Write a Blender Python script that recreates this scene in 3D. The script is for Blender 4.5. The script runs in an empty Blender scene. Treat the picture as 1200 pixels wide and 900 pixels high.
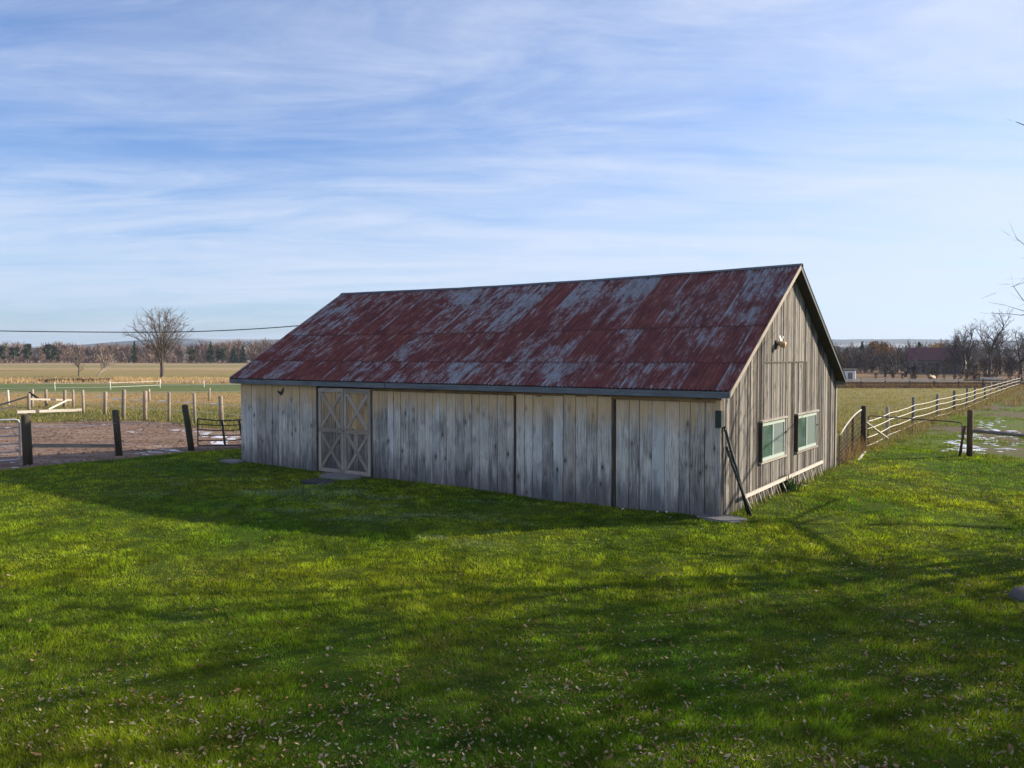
import bpy, math, random
import numpy as np
from mathutils import Vector, Matrix

random.seed(11)
rng = np.random.default_rng(11)
C = bpy.context.scene.collection
SC = bpy.context.scene

# ------------------------------------------------------------------ camera, world, sun, exposure
CAM_H, FPX, PITCH = 3.4, 950.0, 0.0342
cam = bpy.data.cameras.new('camera')
cam.lens = FPX / 1200 * 36
cam.sensor_width = 36
cam.clip_end = 20000
co = bpy.data.objects.new('camera', cam)
C.objects.link(co)
co.location = (0, 0, CAM_H)
co.rotation_euler = (math.pi / 2 - PITCH, 0, 0)
SC.camera = co

SUN_DIR = Vector((2.46, 0.71, 1.0)).normalized()          # towards the sun
SUN_EL = math.asin(SUN_DIR.z)
SUN_AZ = math.atan2(SUN_DIR.x, SUN_DIR.y)                 # clockwise from +Y
SUN_STRENGTH, SKY_STRENGTH, EXPOSURE = 5.0, 0.111, 0.72

sun = bpy.data.lights.new('sun', 'SUN')
sun.energy = SUN_STRENGTH
sun.angle = math.radians(0.5)
sun.color = (1.0, 0.87, 0.68)
so = bpy.data.objects.new('sun', sun)
C.objects.link(so)
so.rotation_euler = (-SUN_DIR).to_track_quat('-Z', 'Y').to_euler()
so.location = (60, 20, 40)

vs = SC.view_settings
vs.view_transform = 'Standard'
vs.look = 'None'
vs.exposure = EXPOSURE
vs.gamma = 1
vs.use_curve_mapping = False
SC.cycles.max_bounces = 6
SC.cycles.transparent_max_bounces = 8
SC.cycles.volume_bounces = 0


# ------------------------------------------------------------------ node helpers
class NT:
    def __init__(s, tree):
        s.t = tree
        s.nodes = tree.nodes
        s.nodes.clear()

    def n(s, typ, **kw):
        nd = s.nodes.new(typ)
        for k, v in kw.items():
            setattr(nd, k, v)
        return nd

    def put(s, sock, v):
        if v is None:
            return
        if hasattr(v, 'is_output') or isinstance(v, bpy.types.NodeSocket):
            s.t.links.new(v, sock)
        else:
            if isinstance(v, (tuple, list)) and sock.type == 'RGBA' and len(v) == 3:
                v = (*v, 1)
            sock.default_value = v

    def noise(s, vec, scale, detail=4, rough=.55, dist=0, out='Fac'):
        nd = s.n('ShaderNodeTexNoise')
        s.put(nd.inputs['Vector'], vec)
        s.put(nd.inputs['Scale'], scale)
        nd.inputs['Detail'].default_value = detail
        nd.inputs['Roughness'].default_value = rough
        nd.inputs['Distortion'].default_value = dist
        return nd.outputs[out]

    def voro(s, vec, scale, out='Distance', rand=1):
        nd = s.n('ShaderNodeTexVoronoi')
        s.put(nd.inputs['Vector'], vec)
        nd.inputs['Scale'].default_value = scale
        nd.inputs['Randomness'].default_value = rand
        return nd.outputs[out]

    def map(s, vec, scale=(1, 1, 1), loc=(0, 0, 0), rot=(0, 0, 0)):
        nd = s.n('ShaderNodeMapping')
        s.put(nd.inputs['Vector'], vec)
        s.put(nd.inputs['Scale'], scale)
        s.put(nd.inputs['Location'], loc)
        s.put(nd.inputs['Rotation'], rot)
        return nd.outputs[0]

    def math(s, op, a, b=None, c=None, clamp=False):
        nd = s.n('ShaderNodeMath', operation=op, use_clamp=clamp)
        s.put(nd.inputs[0], a)
        s.put(nd.inputs[1], b)
        s.put(nd.inputs[2], c)
        return nd.outputs[0]

    def ramp(s, fac, stops, interp='LINEAR'):
        nd = s.n('ShaderNodeValToRGB')
        s.put(nd.inputs[0], fac)
        r = nd.color_ramp
        r.interpolation = interp
        while len(r.elements) < len(stops):
            r.elements.new(.5)
        for e, (p, c) in zip(r.elements, stops):
            e.position = p
            e.color = (*c, 1) if isinstance(c, (tuple, list)) else (c, c, c, 1)
        return nd.outputs[0]

    def step(s, v, lo, hi):
        nd = s.n('ShaderNodeMapRange', interpolation_type='SMOOTHSTEP')
        s.put(nd.inputs[0], v)
        s.put(nd.inputs[1], lo)
        s.put(nd.inputs[2], hi)
        return nd.outputs[0]

    def mix(s, fac, a, b, mode='MIX'):
        nd = s.n('ShaderNodeMix', data_type='RGBA', blend_type=mode)
        s.put(nd.inputs[0], fac)
        s.put(nd.inputs[6], a)
        s.put(nd.inputs[7], b)
        return nd.outputs[2]

    def attr(s, name, out='Vector'):
        return s.n('ShaderNodeAttribute', attribute_name=name).outputs[out]

    def sep(s, v):
        nd = s.n('ShaderNodeSeparateXYZ')
        s.put(nd.inputs[0], v)
        return nd.outputs

    def comb(s, x, y, z):
        nd = s.n('ShaderNodeCombineXYZ')
        for i, v in enumerate((x, y, z)):
            s.put(nd.inputs[i], v)
        return nd.outputs[0]

    def pos(s):
        return s.n('ShaderNodeNewGeometry').outputs['Position']

    def bump(s, h, strength=.5, dist=.02, normal=None):
        nd = s.n('ShaderNodeBump')
        nd.inputs['Strength'].default_value = strength
        nd.inputs['Distance'].default_value = dist
        s.put(nd.inputs['Height'], h)
        s.put(nd.inputs['Normal'], normal)
        return nd.outputs[0]

    def out(s, color, rough=.8, normal=None, metal=0., spec=.3, **kw):
        b = s.n('ShaderNodeBsdfPrincipled')
        s.put(b.inputs['Base Color'], color)
        s.put(b.inputs['Roughness'], rough)
        s.put(b.inputs['Metallic'], metal)
        s.put(b.inputs['Specular IOR Level'], spec)
        s.put(b.inputs['Normal'], normal)
        for k, v in kw.items():
            s.put(b.inputs[k.replace('_', ' ')], v)
        o = s.n('ShaderNodeOutputMaterial')
        s.t.links.new(b.outputs[0], o.inputs[0])
        return b


def newmat(name):
    m = bpy.data.materials.new(name)
    m.use_nodes = True
    return m, NT(m.node_tree)


# ------------------------------------------------------------------ world: Nishita sky with thin cirrus
world = bpy.data.worlds.new('World')
SC.world = world
world.use_nodes = True
w = NT(world.node_tree)
sky = w.n('ShaderNodeTexSky', sky_type='NISHITA')
sky.sun_disc = False
sky.sun_elevation = SUN_EL
sky.sun_rotation = SUN_AZ
sky.air_density = 1.0
sky.dust_density = 0.6
sky.ozone_density = 3.0
dirv = w.n('ShaderNodeTexCoord').outputs['Generated']
sx, sy, sz = w.sep(dirv)
den = w.math('ADD', w.math('MAXIMUM', sz, 0.0), 0.10)
px_ = w.math('DIVIDE', sx, den)
py_ = w.math('DIVIDE', sy, den)
pl = w.comb(px_, py_, 0.0)
warp = w.noise(w.map(pl, (.35, .5, 1)), 1.0, 3, .5, 0, 'Color')
plw = w.n('ShaderNodeVectorMath', operation='ADD')
w.put(plw.inputs[0], pl)
wv = w.n('ShaderNodeVectorMath', operation='SCALE')
w.put(wv.inputs[0], warp)
wv.inputs['Scale'].default_value = .85
w.put(plw.inputs[1], wv.outputs[0])
pw = plw.outputs[0]
c1 = w.noise(w.map(pw, (.30, 1.15, 1), (3.1, .7, 0), (0, 0, .04)), 1.0, 10, .60, .5)     # long streaks
c2 = w.noise(w.map(pw, (1.1, 2.6, 1), (8.4, 1.3, 0), (0, 0, -.14)), 1.0, 10, .64, .9)    # torn wisps
c3 = w.noise(w.map(pl, (.16, .30, 1), (1.7, 4.2, 0)), 1.0, 3, .5)                        # broad veil
cl = w.math('ADD', w.math('MULTIPLY', c1, .62), w.math('MULTIPLY', c2, .38))
side = w.step(sx, -.55, .75)                                                            # more veil towards the sun
low = w.step(sz, .34, .04)
cover = w.math('ADD', w.math('ADD', w.math('MULTIPLY', c3, .30), w.math('MULTIPLY', side, .115)), w.math('MULTIPLY', low, .11))
fac = w.math('ADD', cl, cover)
fac = w.step(fac, .535, .95)
veil = w.math('ADD', w.math('MULTIPLY', side, .24), w.math('MULTIPLY', low, .16))
fac = w.math('ADD', veil, w.math('MULTIPLY', fac, w.math('SUBTRACT', .88, veil)))
# sky colour slightly deeper blue, clouds lit white
skyc = w.mix(1.0, sky.outputs[0], (.60, .775, 1.06), 'MULTIPLY')
cloudc = w.mix(low, (4.3, 4.7, 5.6), (4.2, 4.65, 5.5))
colr = w.mix(fac, skyc, cloudc)
bg = w.n('ShaderNodeBackground')
w.put(bg.inputs[0], colr)
bg.inputs[1].default_value = SKY_STRENGTH
wo = w.n('ShaderNodeOutputWorld')
w.t.links.new(bg.outputs[0], wo.inputs[0])


# ------------------------------------------------------------------ mesh helpers
def ray(px, py):
    X = (px - 600) / FPX
    U = -(py - 450) / FPX
    return X, math.cos(PITCH) + U * math.sin(PITCH), -math.sin(PITCH) + U * math.cos(PITCH)


def at(px, py, z=0.0):
    """the point of height z seen at a place of the photograph"""
    x, y, d = ray(px, py)
    t = (z - CAM_H) / d
    return Vector((x * t, y * t, z))


def atd(px, py, Y):
    x, y, d = ray(px, py)
    t = Y / y
    return Vector((x * t, Y, CAM_H + d * t))


class MB:
    """collects shapes for ONE mesh; wc = (across grain, along grain, random) per vertex"""
    def __init__(s):
        s.v, s.f, s.wc, s.mi = [], [], [], []

    def add(s, vs_, fs, wc=None, rnd=None, mi=0):
        b = len(s.v)
        r = random.random() if rnd is None else rnd
        s.v += [tuple(p) for p in vs_]
        s.wc += wc if wc is not None else [(p[0] + p[1], p[2], r) for p in vs_]
        s.f += [tuple(i + b for i in f) for f in fs]
        s.mi += [mi] * len(fs)

    def box(s, lo, hi, axis=2, rnd=None, mat=None, jit=0.0, mi=0):
        vs_ = []
        for z in (0, 1):
            for y in (0, 1):
                for x in (0, 1):
                    p = [(lo, hi)[x][0], (lo, hi)[y][1], (lo, hi)[z][2]]
                    if jit:
                        p = [c + random.uniform(-jit, jit) for c in p]
                    vs_.append(p)
        r = random.random() if rnd is None else rnd
        o = [i for i in range(3) if i != axis]
        wc = [(p[o[0]] + p[o[1]], p[axis], r) for p in vs_]
        if mat is not None:
            vs_ = [mat @ Vector(p) for p in vs_]
        s.add(vs_, [(0, 2, 3, 1), (4, 5, 7, 6), (0, 1, 5, 4), (2, 6, 7, 3), (0, 4, 6, 2), (1, 3, 7, 5)], wc, r, mi)

    def bar(s, a, b, wdt, hgt, up=(0, 0, 1), rnd=None, mi=0):
        """a rectangular bar from a to b"""
        a, b = Vector(a), Vector(b)
        d = (b - a)
        L = d.length
        d.normalize()
        u = Vector(up)
        sd = d.cross(u)
        if sd.length < 1e-4:
            sd = d.cross(Vector((1, 0, 0)))
        sd.normalize()
        u = sd.cross(d)
        r = random.random() if rnd is None else rnd
        vs_, wc = [], []
        for l, p in ((0, a), (L, b)):
            for i, j in ((-1, -1), (1, -1), (1, 1), (-1, 1)):
                vs_.append(p + sd * (i * wdt / 2) + u * (j * hgt / 2))
                wc.append((i * wdt / 2 + j * hgt / 2, l, r))
        s.add(vs_, [(0, 1, 2, 3), (7, 6, 5, 4), (0, 4, 5, 1), (1, 5, 6, 2), (2, 6, 7, 3), (3, 7, 4, 0)], wc, r, mi)

    def tube(s, pts, rad, n=6, rnd=None, cap=True, mi=0, wob=0.0):
        pts = [Vector(p) for p in pts]
        if not isinstance(rad, (list, tuple)):
            rad = [rad] * len(pts)
        r = random.random() if rnd is None else rnd
        vs_, wc, fs = [], [], []
        L = 0
        ref = None
        for k, p in enumerate(pts):
            t = (pts[min(k + 1, len(pts) - 1)] - pts[max(k - 1, 0)]).normalized()
            if ref is None:
                ref = t.orthogonal().normalized()
            x = (ref - t * ref.dot(t))
            x = x.normalized() if x.length > 1e-5 else t.orthogonal().normalized()
            ref = x
            y = t.cross(x)
            if k:
                L += (p - pts[k - 1]).length
            for j in range(n):
                a = 2 * math.pi * j / n
                rr = rad[k] * (1 + random.uniform(-wob, wob))
                vs_.append(p + (x * math.cos(a) + y * math.sin(a)) * rr)
                wc.append((a * rad[k], L, r))
        for k in range(len(pts) - 1):
            for j in range(n):
                a, b = k * n + j, k * n + (j + 1) % n
                fs.append((a, b, b + n, a + n))
        if cap:
            fs.append(tuple(range(n - 1, -1, -1)))
            m = (len(pts) - 1) * n
            fs.append(tuple(m + j for j in range(n)))
        s.add(vs_, fs, wc, r, mi)

    def build(s, name, mats, parent=None, smooth=False, loc=None):
        me = bpy.data.meshes.new(name)
        me.from_pydata(s.v, [], s.f)
        a = me.attributes.new('wc', 'FLOAT_VECTOR', 'POINT')
        a.data.foreach_set('vector', np.array(s.wc, 'f').ravel())
        mats = mats if isinstance(mats, (list, tuple)) else [mats]
        for m in mats:
            me.materials.append(m)
        if len(mats) > 1:
            me.polygons.foreach_set('material_index', s.mi)
        if smooth:
            me.polygons.foreach_set('use_smooth', [True] * len(me.polygons))
        me.update()
        o = bpy.data.objects.new(name, me)
        C.objects.link(o)
        if parent:
            o.parent = parent
        if loc is not None:
            o.location = loc
        return o


def np_mesh(name, V, F, col, mats, parent=None, smooth=False):
    """V (n,3), F (m,3) triangles, col (n,3) per point"""
    me = bpy.data.meshes.new(name)
    n, m = len(V), len(F)
    me.vertices.add(n)
    me.vertices.foreach_set('co', np.asarray(V, 'f').ravel())
    me.loops.add(m * 3)
    me.loops.foreach_set('vertex_index', np.asarray(F, 'i').ravel())
    me.polygons.add(m)
    me.polygons.foreach_set('loop_start', np.arange(0, m * 3, 3, dtype='i'))
    me.polygons.foreach_set('loop_total', np.full(m, 3, 'i'))
    if smooth:
        me.polygons.foreach_set('use_smooth', np.ones(m, bool))
    me.update(calc_edges=True)
    if col is not None:
        a = me.attributes.new('tint', 'FLOAT_COLOR', 'POINT')
        a.data.foreach_set('color', np.concatenate([np.asarray(col, 'f'), np.ones((n, 1), 'f')], 1).ravel())
    me.materials.append(mats)
    o = bpy.data.objects.new(name, me)
    C.objects.link(o)
    if parent:
        o.parent = parent
    return o


def empty(name, label=None, cat=None, loc=(0, 0, 0), rz=0.0, group=None):
    o = bpy.data.objects.new(name, None)
    C.objects.link(o)
    o.location = loc
    o.rotation_euler = (0, 0, rz)
    o.empty_display_size = .2
    return tag(o, label, cat, group)


def tag(o, label=None, cat=None, group=None, kind=None):
    if label:
        o['label'] = label
    if cat:
        o['category'] = cat
    if group:
        o['group'] = group
    if kind:
        o['kind'] = kind
    return o


def copy_tree(o, parent=None):
    c = o.copy()
    C.objects.link(c)
    c.parent = parent
    for ch in o.children:
        copy_tree(ch, c)
    return c


_perm = rng.random((256, 256))


def vnoise(x, y, s=1.0, ox=0):
    """smooth value noise 0..1"""
    x = np.asarray(x, float) * s + 37.3 + ox
    y = np.asarray(y, float) * s + 91.7 - ox
    xi, yi = np.floor(x).astype(int), np.floor(y).astype(int)
    fx, fy = x - xi, y - yi
    fx, fy = fx * fx * (3 - 2 * fx), fy * fy * (3 - 2 * fy)
    g = lambda i, j: _perm[i % 256, j % 256]
    return (g(xi, yi) * (1 - fx) + g(xi + 1, yi) * fx) * (1 - fy) + (g(xi, yi + 1) * (1 - fx) + g(xi + 1, yi + 1) * fx) * fy


def fbm(x, y, s=1.0, o=4, ox=0):
    r, a, t = 0, .5, 0
    for i in range(o):
        r = r + a * vnoise(x, y, s * 2 ** i, ox + i * 13.1)
        t += a
        a *= .5
    return r / t


# ------------------------------------------------------------------ materials
def wood(name, light, dark, warm=None, warm_z=None, damp_z=None, grain=38.0, knots=True, bump=.4, rough=.85, rnd_amt=.55, contrast=1.35, smudge=.25):
    m, t = newmat(name)
    wc = t.attr('wc')
    u, v, r = t.sep(wc)
    off = t.math('MULTIPLY', r, 57.0)
    base = t.comb(t.math('ADD', u, off), t.math('ADD', v, t.math('MULTIPLY', r, 23.0)), off)
    g1 = t.noise(t.map(base, (grain, 1.1, 1)), 1.0, 5, .6, .8)
    g2 = t.noise(t.map(base, (grain * .20, .8, 1)), 1.0, 4, .58, 1.6)
    fig = t.noise(t.map(base, (3.4, .9, 1), (3, 9, 0)), 1.0, 3, .5)
    gw = t.math('SINE', t.math('ADD', t.math('MULTIPLY', u, 120.0), t.math('MULTIPLY', fig, 34.0)))
    g1 = t.math('ADD', t.math('MULTIPLY', g1, .72), t.math('ADD', t.math('MULTIPLY', gw, .10), .14))
    g3 = t.noise(t.map(base, (3.0, 1.6, 1)), 1.0, 4, .6, .4)
    f = t.math('ADD', t.math('ADD', t.math('MULTIPLY', g1, .45), t.math('MULTIPLY', g2, .35)), t.math('MULTIPLY', g3, .35))
    f = t.math('ADD', t.math('MULTIPLY', t.math('SUBTRACT', f, .575), contrast), t.math('ADD', .52, t.math('MULTIPLY', t.math('SUBTRACT', r, .5), rnd_amt * .5)))
    col = t.ramp(f, [(.30, dark), (.52, tuple((a + b) / 2 for a, b in zip(light, dark))), (.74, light)])
    # a few boards of another tone
    r2 = t.math('FRACT', t.math('MULTIPLY', r, 7.31))
    col = t.mix(t.math('MULTIPLY', t.step(r2, .72, .95), .45), col, tuple(c * k for c, k in zip(light, (.86, .95, 1.10))))
    r3 = t.math('FRACT', t.math('MULTIPLY', r, 13.7))
    col = t.mix(t.math('MULTIPLY', t.step(r3, .78, .98), .40), col, tuple(c * k for c, k in zip(dark, (1.25, 1.05, .85))))
    sm = t.noise(t.map(base, (2.6, 1.15, 1), (7, 3, 0)), 1.0, 5, .62, .6)
    col = t.mix(t.math('MULTIPLY', t.step(sm, .52, .68), smudge), col, tuple(c * .62 for c in dark))
    if knots:
        kv = t.map(base, (5.6, 2.6, 1), (.3, .2, 0))
        kd = t.voro(kv, 1.0)
        kc = t.sep(t.voro(kv, 1.0, 'Color'))[0]
        km = t.math('MULTIPLY', t.step(kd, .20, .07), t.step(kc, .36, .44))
        ring = t.math('MULTIPLY', t.math('MULTIPLY', t.step(kd, .48, .12), t.step(kc, .36, .44)), .38)
        col = t.mix(ring, col, tuple(c * .55 for c in dark))
        col = t.mix(t.math('MULTIPLY', km, .9), col, (.028, .021, .018))
    if warm is not None:
        wv_ = t.math('ADD', v, t.math('MULTIPLY', t.math('SUBTRACT', t.noise(t.map(base, (5, .8, 1)), 1.0, 3), .5), 1.1))
        wm = t.math('MULTIPLY', t.step(wv_, warm_z[0], warm_z[1]), .85)
        wcol = t.mix(g1, tuple(c * .75 for c in warm), tuple(min(c * 1.2, 1) for c in warm))
        col = t.mix(wm, col, wcol)
    if damp_z is not None:
        dv = t.math('ADD', v, t.math('MULTIPLY', t.math('SUBTRACT', t.noise(t.map(base, (7, .9, 1)), 1.0, 4, .6), .5), 1.9))
        dm = t.math('MULTIPLY', t.step(dv, damp_z[1], damp_z[0]), .78)
        col = t.mix(dm, col, (.064, .063, .070))
    nrm = t.bump(t.math('ADD', g1, t.math('MULTIPLY', g2, .6)), bump, .008)
    t.out(col, rough, nrm, spec=.2)
    return m


def plain(name, col, rough=.6, metal=0., var=.25, spec=.4, scale=8):
    m, t = newmat(name)
    p = t.n('ShaderNodeTexCoord').outputs['Object']
    n = t.noise(p, scale, 5, .6)
    c = t.mix(n, tuple(c * (1 - var) for c in col), tuple(min(1, c * (1 + var)) for c in col))
    t.out(c, rough, t.bump(n, .15, .01), metal, spec)
    return m


M = {}
M['front'] = wood('weathered_front_boards', (.72, .65, .575), (.18, .16, .146), (.64, .40, .18), (1.65, 2.5), (.0, 1.15), rnd_amt=.5, smudge=.38)
M['gable'] = wood('weathered_gable_boards', (.315, .285, .255), (.043, .037, .033), None, None, (-.1, .45), grain=46, rnd_amt=1.15, contrast=1.5)
M['door_tan'] = wood('unweathered_door_boards', (.60, .39, .19), (.27, .18, .105), None, None, (-.1, .9), knots=True)
M['door_grey'] = wood('weathered_door_boards', (.36, .30, .25), (.095, .08, .07), (.52, .33, .16), (1.1, 2.3), (.05, 1.0))
M['door_frame'] = wood('weathered_brace_boards', (.49, .40, .32), (.21, .172, .142), knots=False)
M['trim'] = wood('pale_rake_trim', (.50, .45, .385), (.33, .28, .23), knots=False)
M['fascia'] = wood('grey_eave_board', (.20, .212, .23), (.095, .10, .11), knots=False)
M['beam'] = wood('brown_header_beam', (.46, .27, .11), (.16, .09, .045))
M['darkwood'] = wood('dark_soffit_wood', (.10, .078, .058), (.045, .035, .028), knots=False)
M['post_dark'] = wood('dark_timber_post', (.085, .068, .050), (.022, .019, .015), knots=False, grain=20)
M['post_brown'] = wood('brown_timber_post', (.16, .10, .06), (.05, .035, .022), knots=False, grain=20)
M['post_pale'] = wood('pale_timber_post', (.46, .38, .29), (.22, .18, .14), knots=False, grain=20)
M['post_grey'] = wood('grey_timber_post', (.26, .235, .20), (.11, .10, .088), knots=False, grain=20)
M['white_wood'] = wood('white_painted_rail', (.68, .63, .55), (.45, .41, .36), knots=False)
M['white'] = plain('white_paint', (.78, .78, .76), .55, var=.08)
M['rope'] = plain('white_flexible_rail', (.62, .565, .48), .6, var=.12)
M['steel'] = plain('galvanised_tube', (.42, .45, .50), .45, .3, .15)
M['gate_dark'] = plain('dark_green_tube', (.030, .038, .036), .45, .2, .3)
M['rust_tube'] = plain('rusty_brown_tube', (.10, .065, .045), .7, .2, .35)
M['black'] = plain('black_metal', (.012, .012, .013), .5, .3, .2)
M['pole_green'] = plain('dark_green_pole_paint', (.018, .030, .028), .5, 0, .3)
M['sash'] = plain('pale_green_sash_paint', (.42, .50, .45), .5, var=.12)
M['wframe'] = wood('weathered_window_frame', (.43, .395, .345), (.23, .21, .185), knots=False)
M['lamp_tan'] = plain('yellowed_lamp_body', (.48, .32, .16), .5)
M['stone'] = plain('grey_stone', (.165, .155, .148), .9, var=.35, scale=6)
M['mat'] = plain('dark_rubber_mat', (.035, .032, .036), .8, var=.3)
M['snow'] = plain('old_snow', (.66, .68, .74), .7, var=.15, scale=3)
M['wire'] = plain('black_cable', (.03, .032, .036), .6)
M['horse'] = plain('cream_tan_coat', (.42, .29, .175), .7, var=.1, scale=2)
M['mane'] = plain('cream_mane_hair', (.62, .50, .36), .8, var=.1)


def tint_mat(name, rough=.7, trans=0.0, spec=.2, sat=None):
    m, t = newmat(name)
    c = t.attr('tint', 'Color')
    b = t.n('ShaderNodeBsdfPrincipled')
    t.put(b.inputs['Base Color'], c)
    b.inputs['Roughness'].default_value = rough
    b.inputs['Specular IOR Level'].default_value = spec
    o = t.n('ShaderNodeOutputMaterial')
    if trans > 0:
        tr = t.n('ShaderNodeBsdfTranslucent')
        t.put(tr.inputs[0], t.mix(1.0, c, (1.15, 1.1, .6), 'MULTIPLY'))
        mx = t.n('ShaderNodeMixShader')
        mx.inputs[0].default_value = trans
        t.t.links.new(b.outputs[0], mx.inputs[1])
        t.t.links.new(tr.outputs[0], mx.inputs[2])
        t.t.links.new(mx.outputs[0], o.inputs[0])
    else:
        t.t.links.new(b.outputs[0], o.inputs[0])
    return m


M['blade'] = tint_mat('grass_blades', .6, .5)
M['leaf'] = tint_mat('dead_leaves', .75, .18)
M['dry'] = tint_mat('dry_stalks', .8, .25)
M['twig'] = tint_mat('twigs', .9)
M['needle'] = tint_mat('needles', .7, .1)


def bark(name, a, b):
    m, t = newmat(name)
    wc = t.attr('wc')
    n = t.noise(t.map(wc, (14, 2.2, 30)), 1.0, 5, .6)
    t.out(t.ramp(n, [(.3, b), (.7, a)]), .9, t.bump(n, .5, .02))
    return m


M['bark'] = bark('grey_brown_bark', (.165, .14, .115), (.06, .05, .042))
M['bark_pale'] = bark('pale_bark', (.50, .42, .33), (.26, .21, .17))
M['bark_dark'] = bark('dark_bark', (.085, .07, .062), (.03, .026, .024))


# --- roof
def roof_material():
    m, t = newmat('rusted_corrugated_sheet')
    wc = t.attr('wc')
    u, v, r = t.sep(wc)
    P = t.comb(u, v, t.math('MULTIPLY', r, 3.0))
    big = t.noise(t.map(P, (.42, .55, 1)), 1.0, 4, .6, .3)
    streak = t.noise(t.map(P, (9.5, 1.15, 1.0)), 1.0, 7, .66, .25)
    fine = t.noise(t.map(P, (32, 5.5, 1)), 1.0, 5, .75)
    blot = t.noise(t.map(P, (2.6, 1.5, 1)), 1.0, 7, .70, .5)
    rr = t.math('SUBTRACT', r, .5)
    f = t.math('ADD', t.math('MULTIPLY', big, .50), t.math('ADD', t.math('MULTIPLY', streak, .52), t.math('ADD', t.math('MULTIPLY', fine, .46), t.math('MULTIPLY', blot, .50))))
    f = t.math('ADD', f, t.math('MULTIPLY', rr, .11))
    f = t.math('ADD', f, t.math('MULTIPLY', t.step(v, 1.8, 5.2), .06))
    red = t.ramp(t.math('ADD', t.math('MULTIPLY', blot, .55), t.math('MULTIPLY', streak, .45)),
                 [(.32, (.040, .013, .015)), (.45, (.108, .027, .026)), (.57, (.165, .048, .037)), (.68, (.24, .105, .07))])
    red = t.mix(t.math('MULTIPLY', t.step(t.noise(t.map(P, (20, .5, 1), (5, 3, 0)), 1.0, 4, .6), .5, .66), .5), red, (.048, .016, .016))
    grey = t.ramp(fine, [(.3, (.14, .155, .18)), (.7, (.30, .325, .36))])
    msk = t.step(f, .99, 1.17)
    col = t.mix(t.math('MULTIPLY', msk, .9), red, grey)
    sheet_u = t.math('FRACT', t.math('DIVIDE', t.math('ADD', u, .40), .84))
    sm_ = t.math('MULTIPLY', t.step(t.math('ABSOLUTE', t.math('SUBTRACT', sheet_u, .03)), .035, .008), t.step(streak, .44, .58))
    col = t.mix(t.math('MULTIPLY', sm_, .6), col, (.24, .26, .29))
    # rust lines at the end laps
    for lv in (1.05, 2.62):
        ln = t.math('ABSOLUTE', t.math('SUBTRACT', v, lv))
        lm = t.math('MULTIPLY', t.step(ln, .035, .01), t.step(fine, .35, .6))
        col = t.mix(t.math('MULTIPLY', lm, .7), col, (.05, .022, .018))
    rough = t.math('ADD', .62, t.math('MULTIPLY', blot, .25))
    t.out(col, rough, t.bump(fine, .2, .004), t.math('MULTIPLY', msk, .15), .22)
    return m


M['roof'] = roof_material()
M['ridge'] = plain('grey_ridge_cap', (.10, .105, .115), .5, .3, .35, scale=3)


# --- ground sheets
def lawn_material():
    m, t = newmat('lawn_soil_and_thatch')
    p = t.pos()
    a = t.noise(p, .45, 5, .6)
    b = t.noise(p, 14, 6, .7)
    col = t.ramp(t.math('ADD', t.math('MULTIPLY', a, .5), t.math('MULTIPLY', b, .5)),
                 [(.3, (.018, .034, .006)), (.5, (.045, .080, .010)), (.68, (.095, .115, .02))])
    t.out(col, .95, t.bump(b, .9, .05), spec=.05)
    return m


def dirt_material():
    m, t = newmat('trampled_yard_dirt')
    p = t.pos()
    a = t.noise(t.map(p, (.35, .8, 1)), 1.0, 5, .6, .4)
    b = t.noise(p, 5, 8, .72)
    hoof = t.voro(p, 3.1)
    col = t.ramp(t.math('ADD', t.math('MULTIPLY', a, .55), t.math('MULTIPLY', b, .45)),
                 [(.32, (.105, .068, .052)), (.5, (.225, .15, .112)), (.66, (.36, .25, .185))])
    fr = t.math('MULTIPLY', t.step(t.noise(t.map(p, (.22, .75, 1), (4.3, 1.9, 0)), 1.0, 6, .6, .5), .56, .66), t.step(b, .42, .6))
    col = t.mix(t.math('MULTIPLY', fr, .55), col, (.46, .46, .52))
    h = t.math('ADD', b, t.math('MULTIPLY', hoof, .5))
    t.out(col, .92, t.bump(h, 1.0, .12), spec=.1)
    return m


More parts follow.
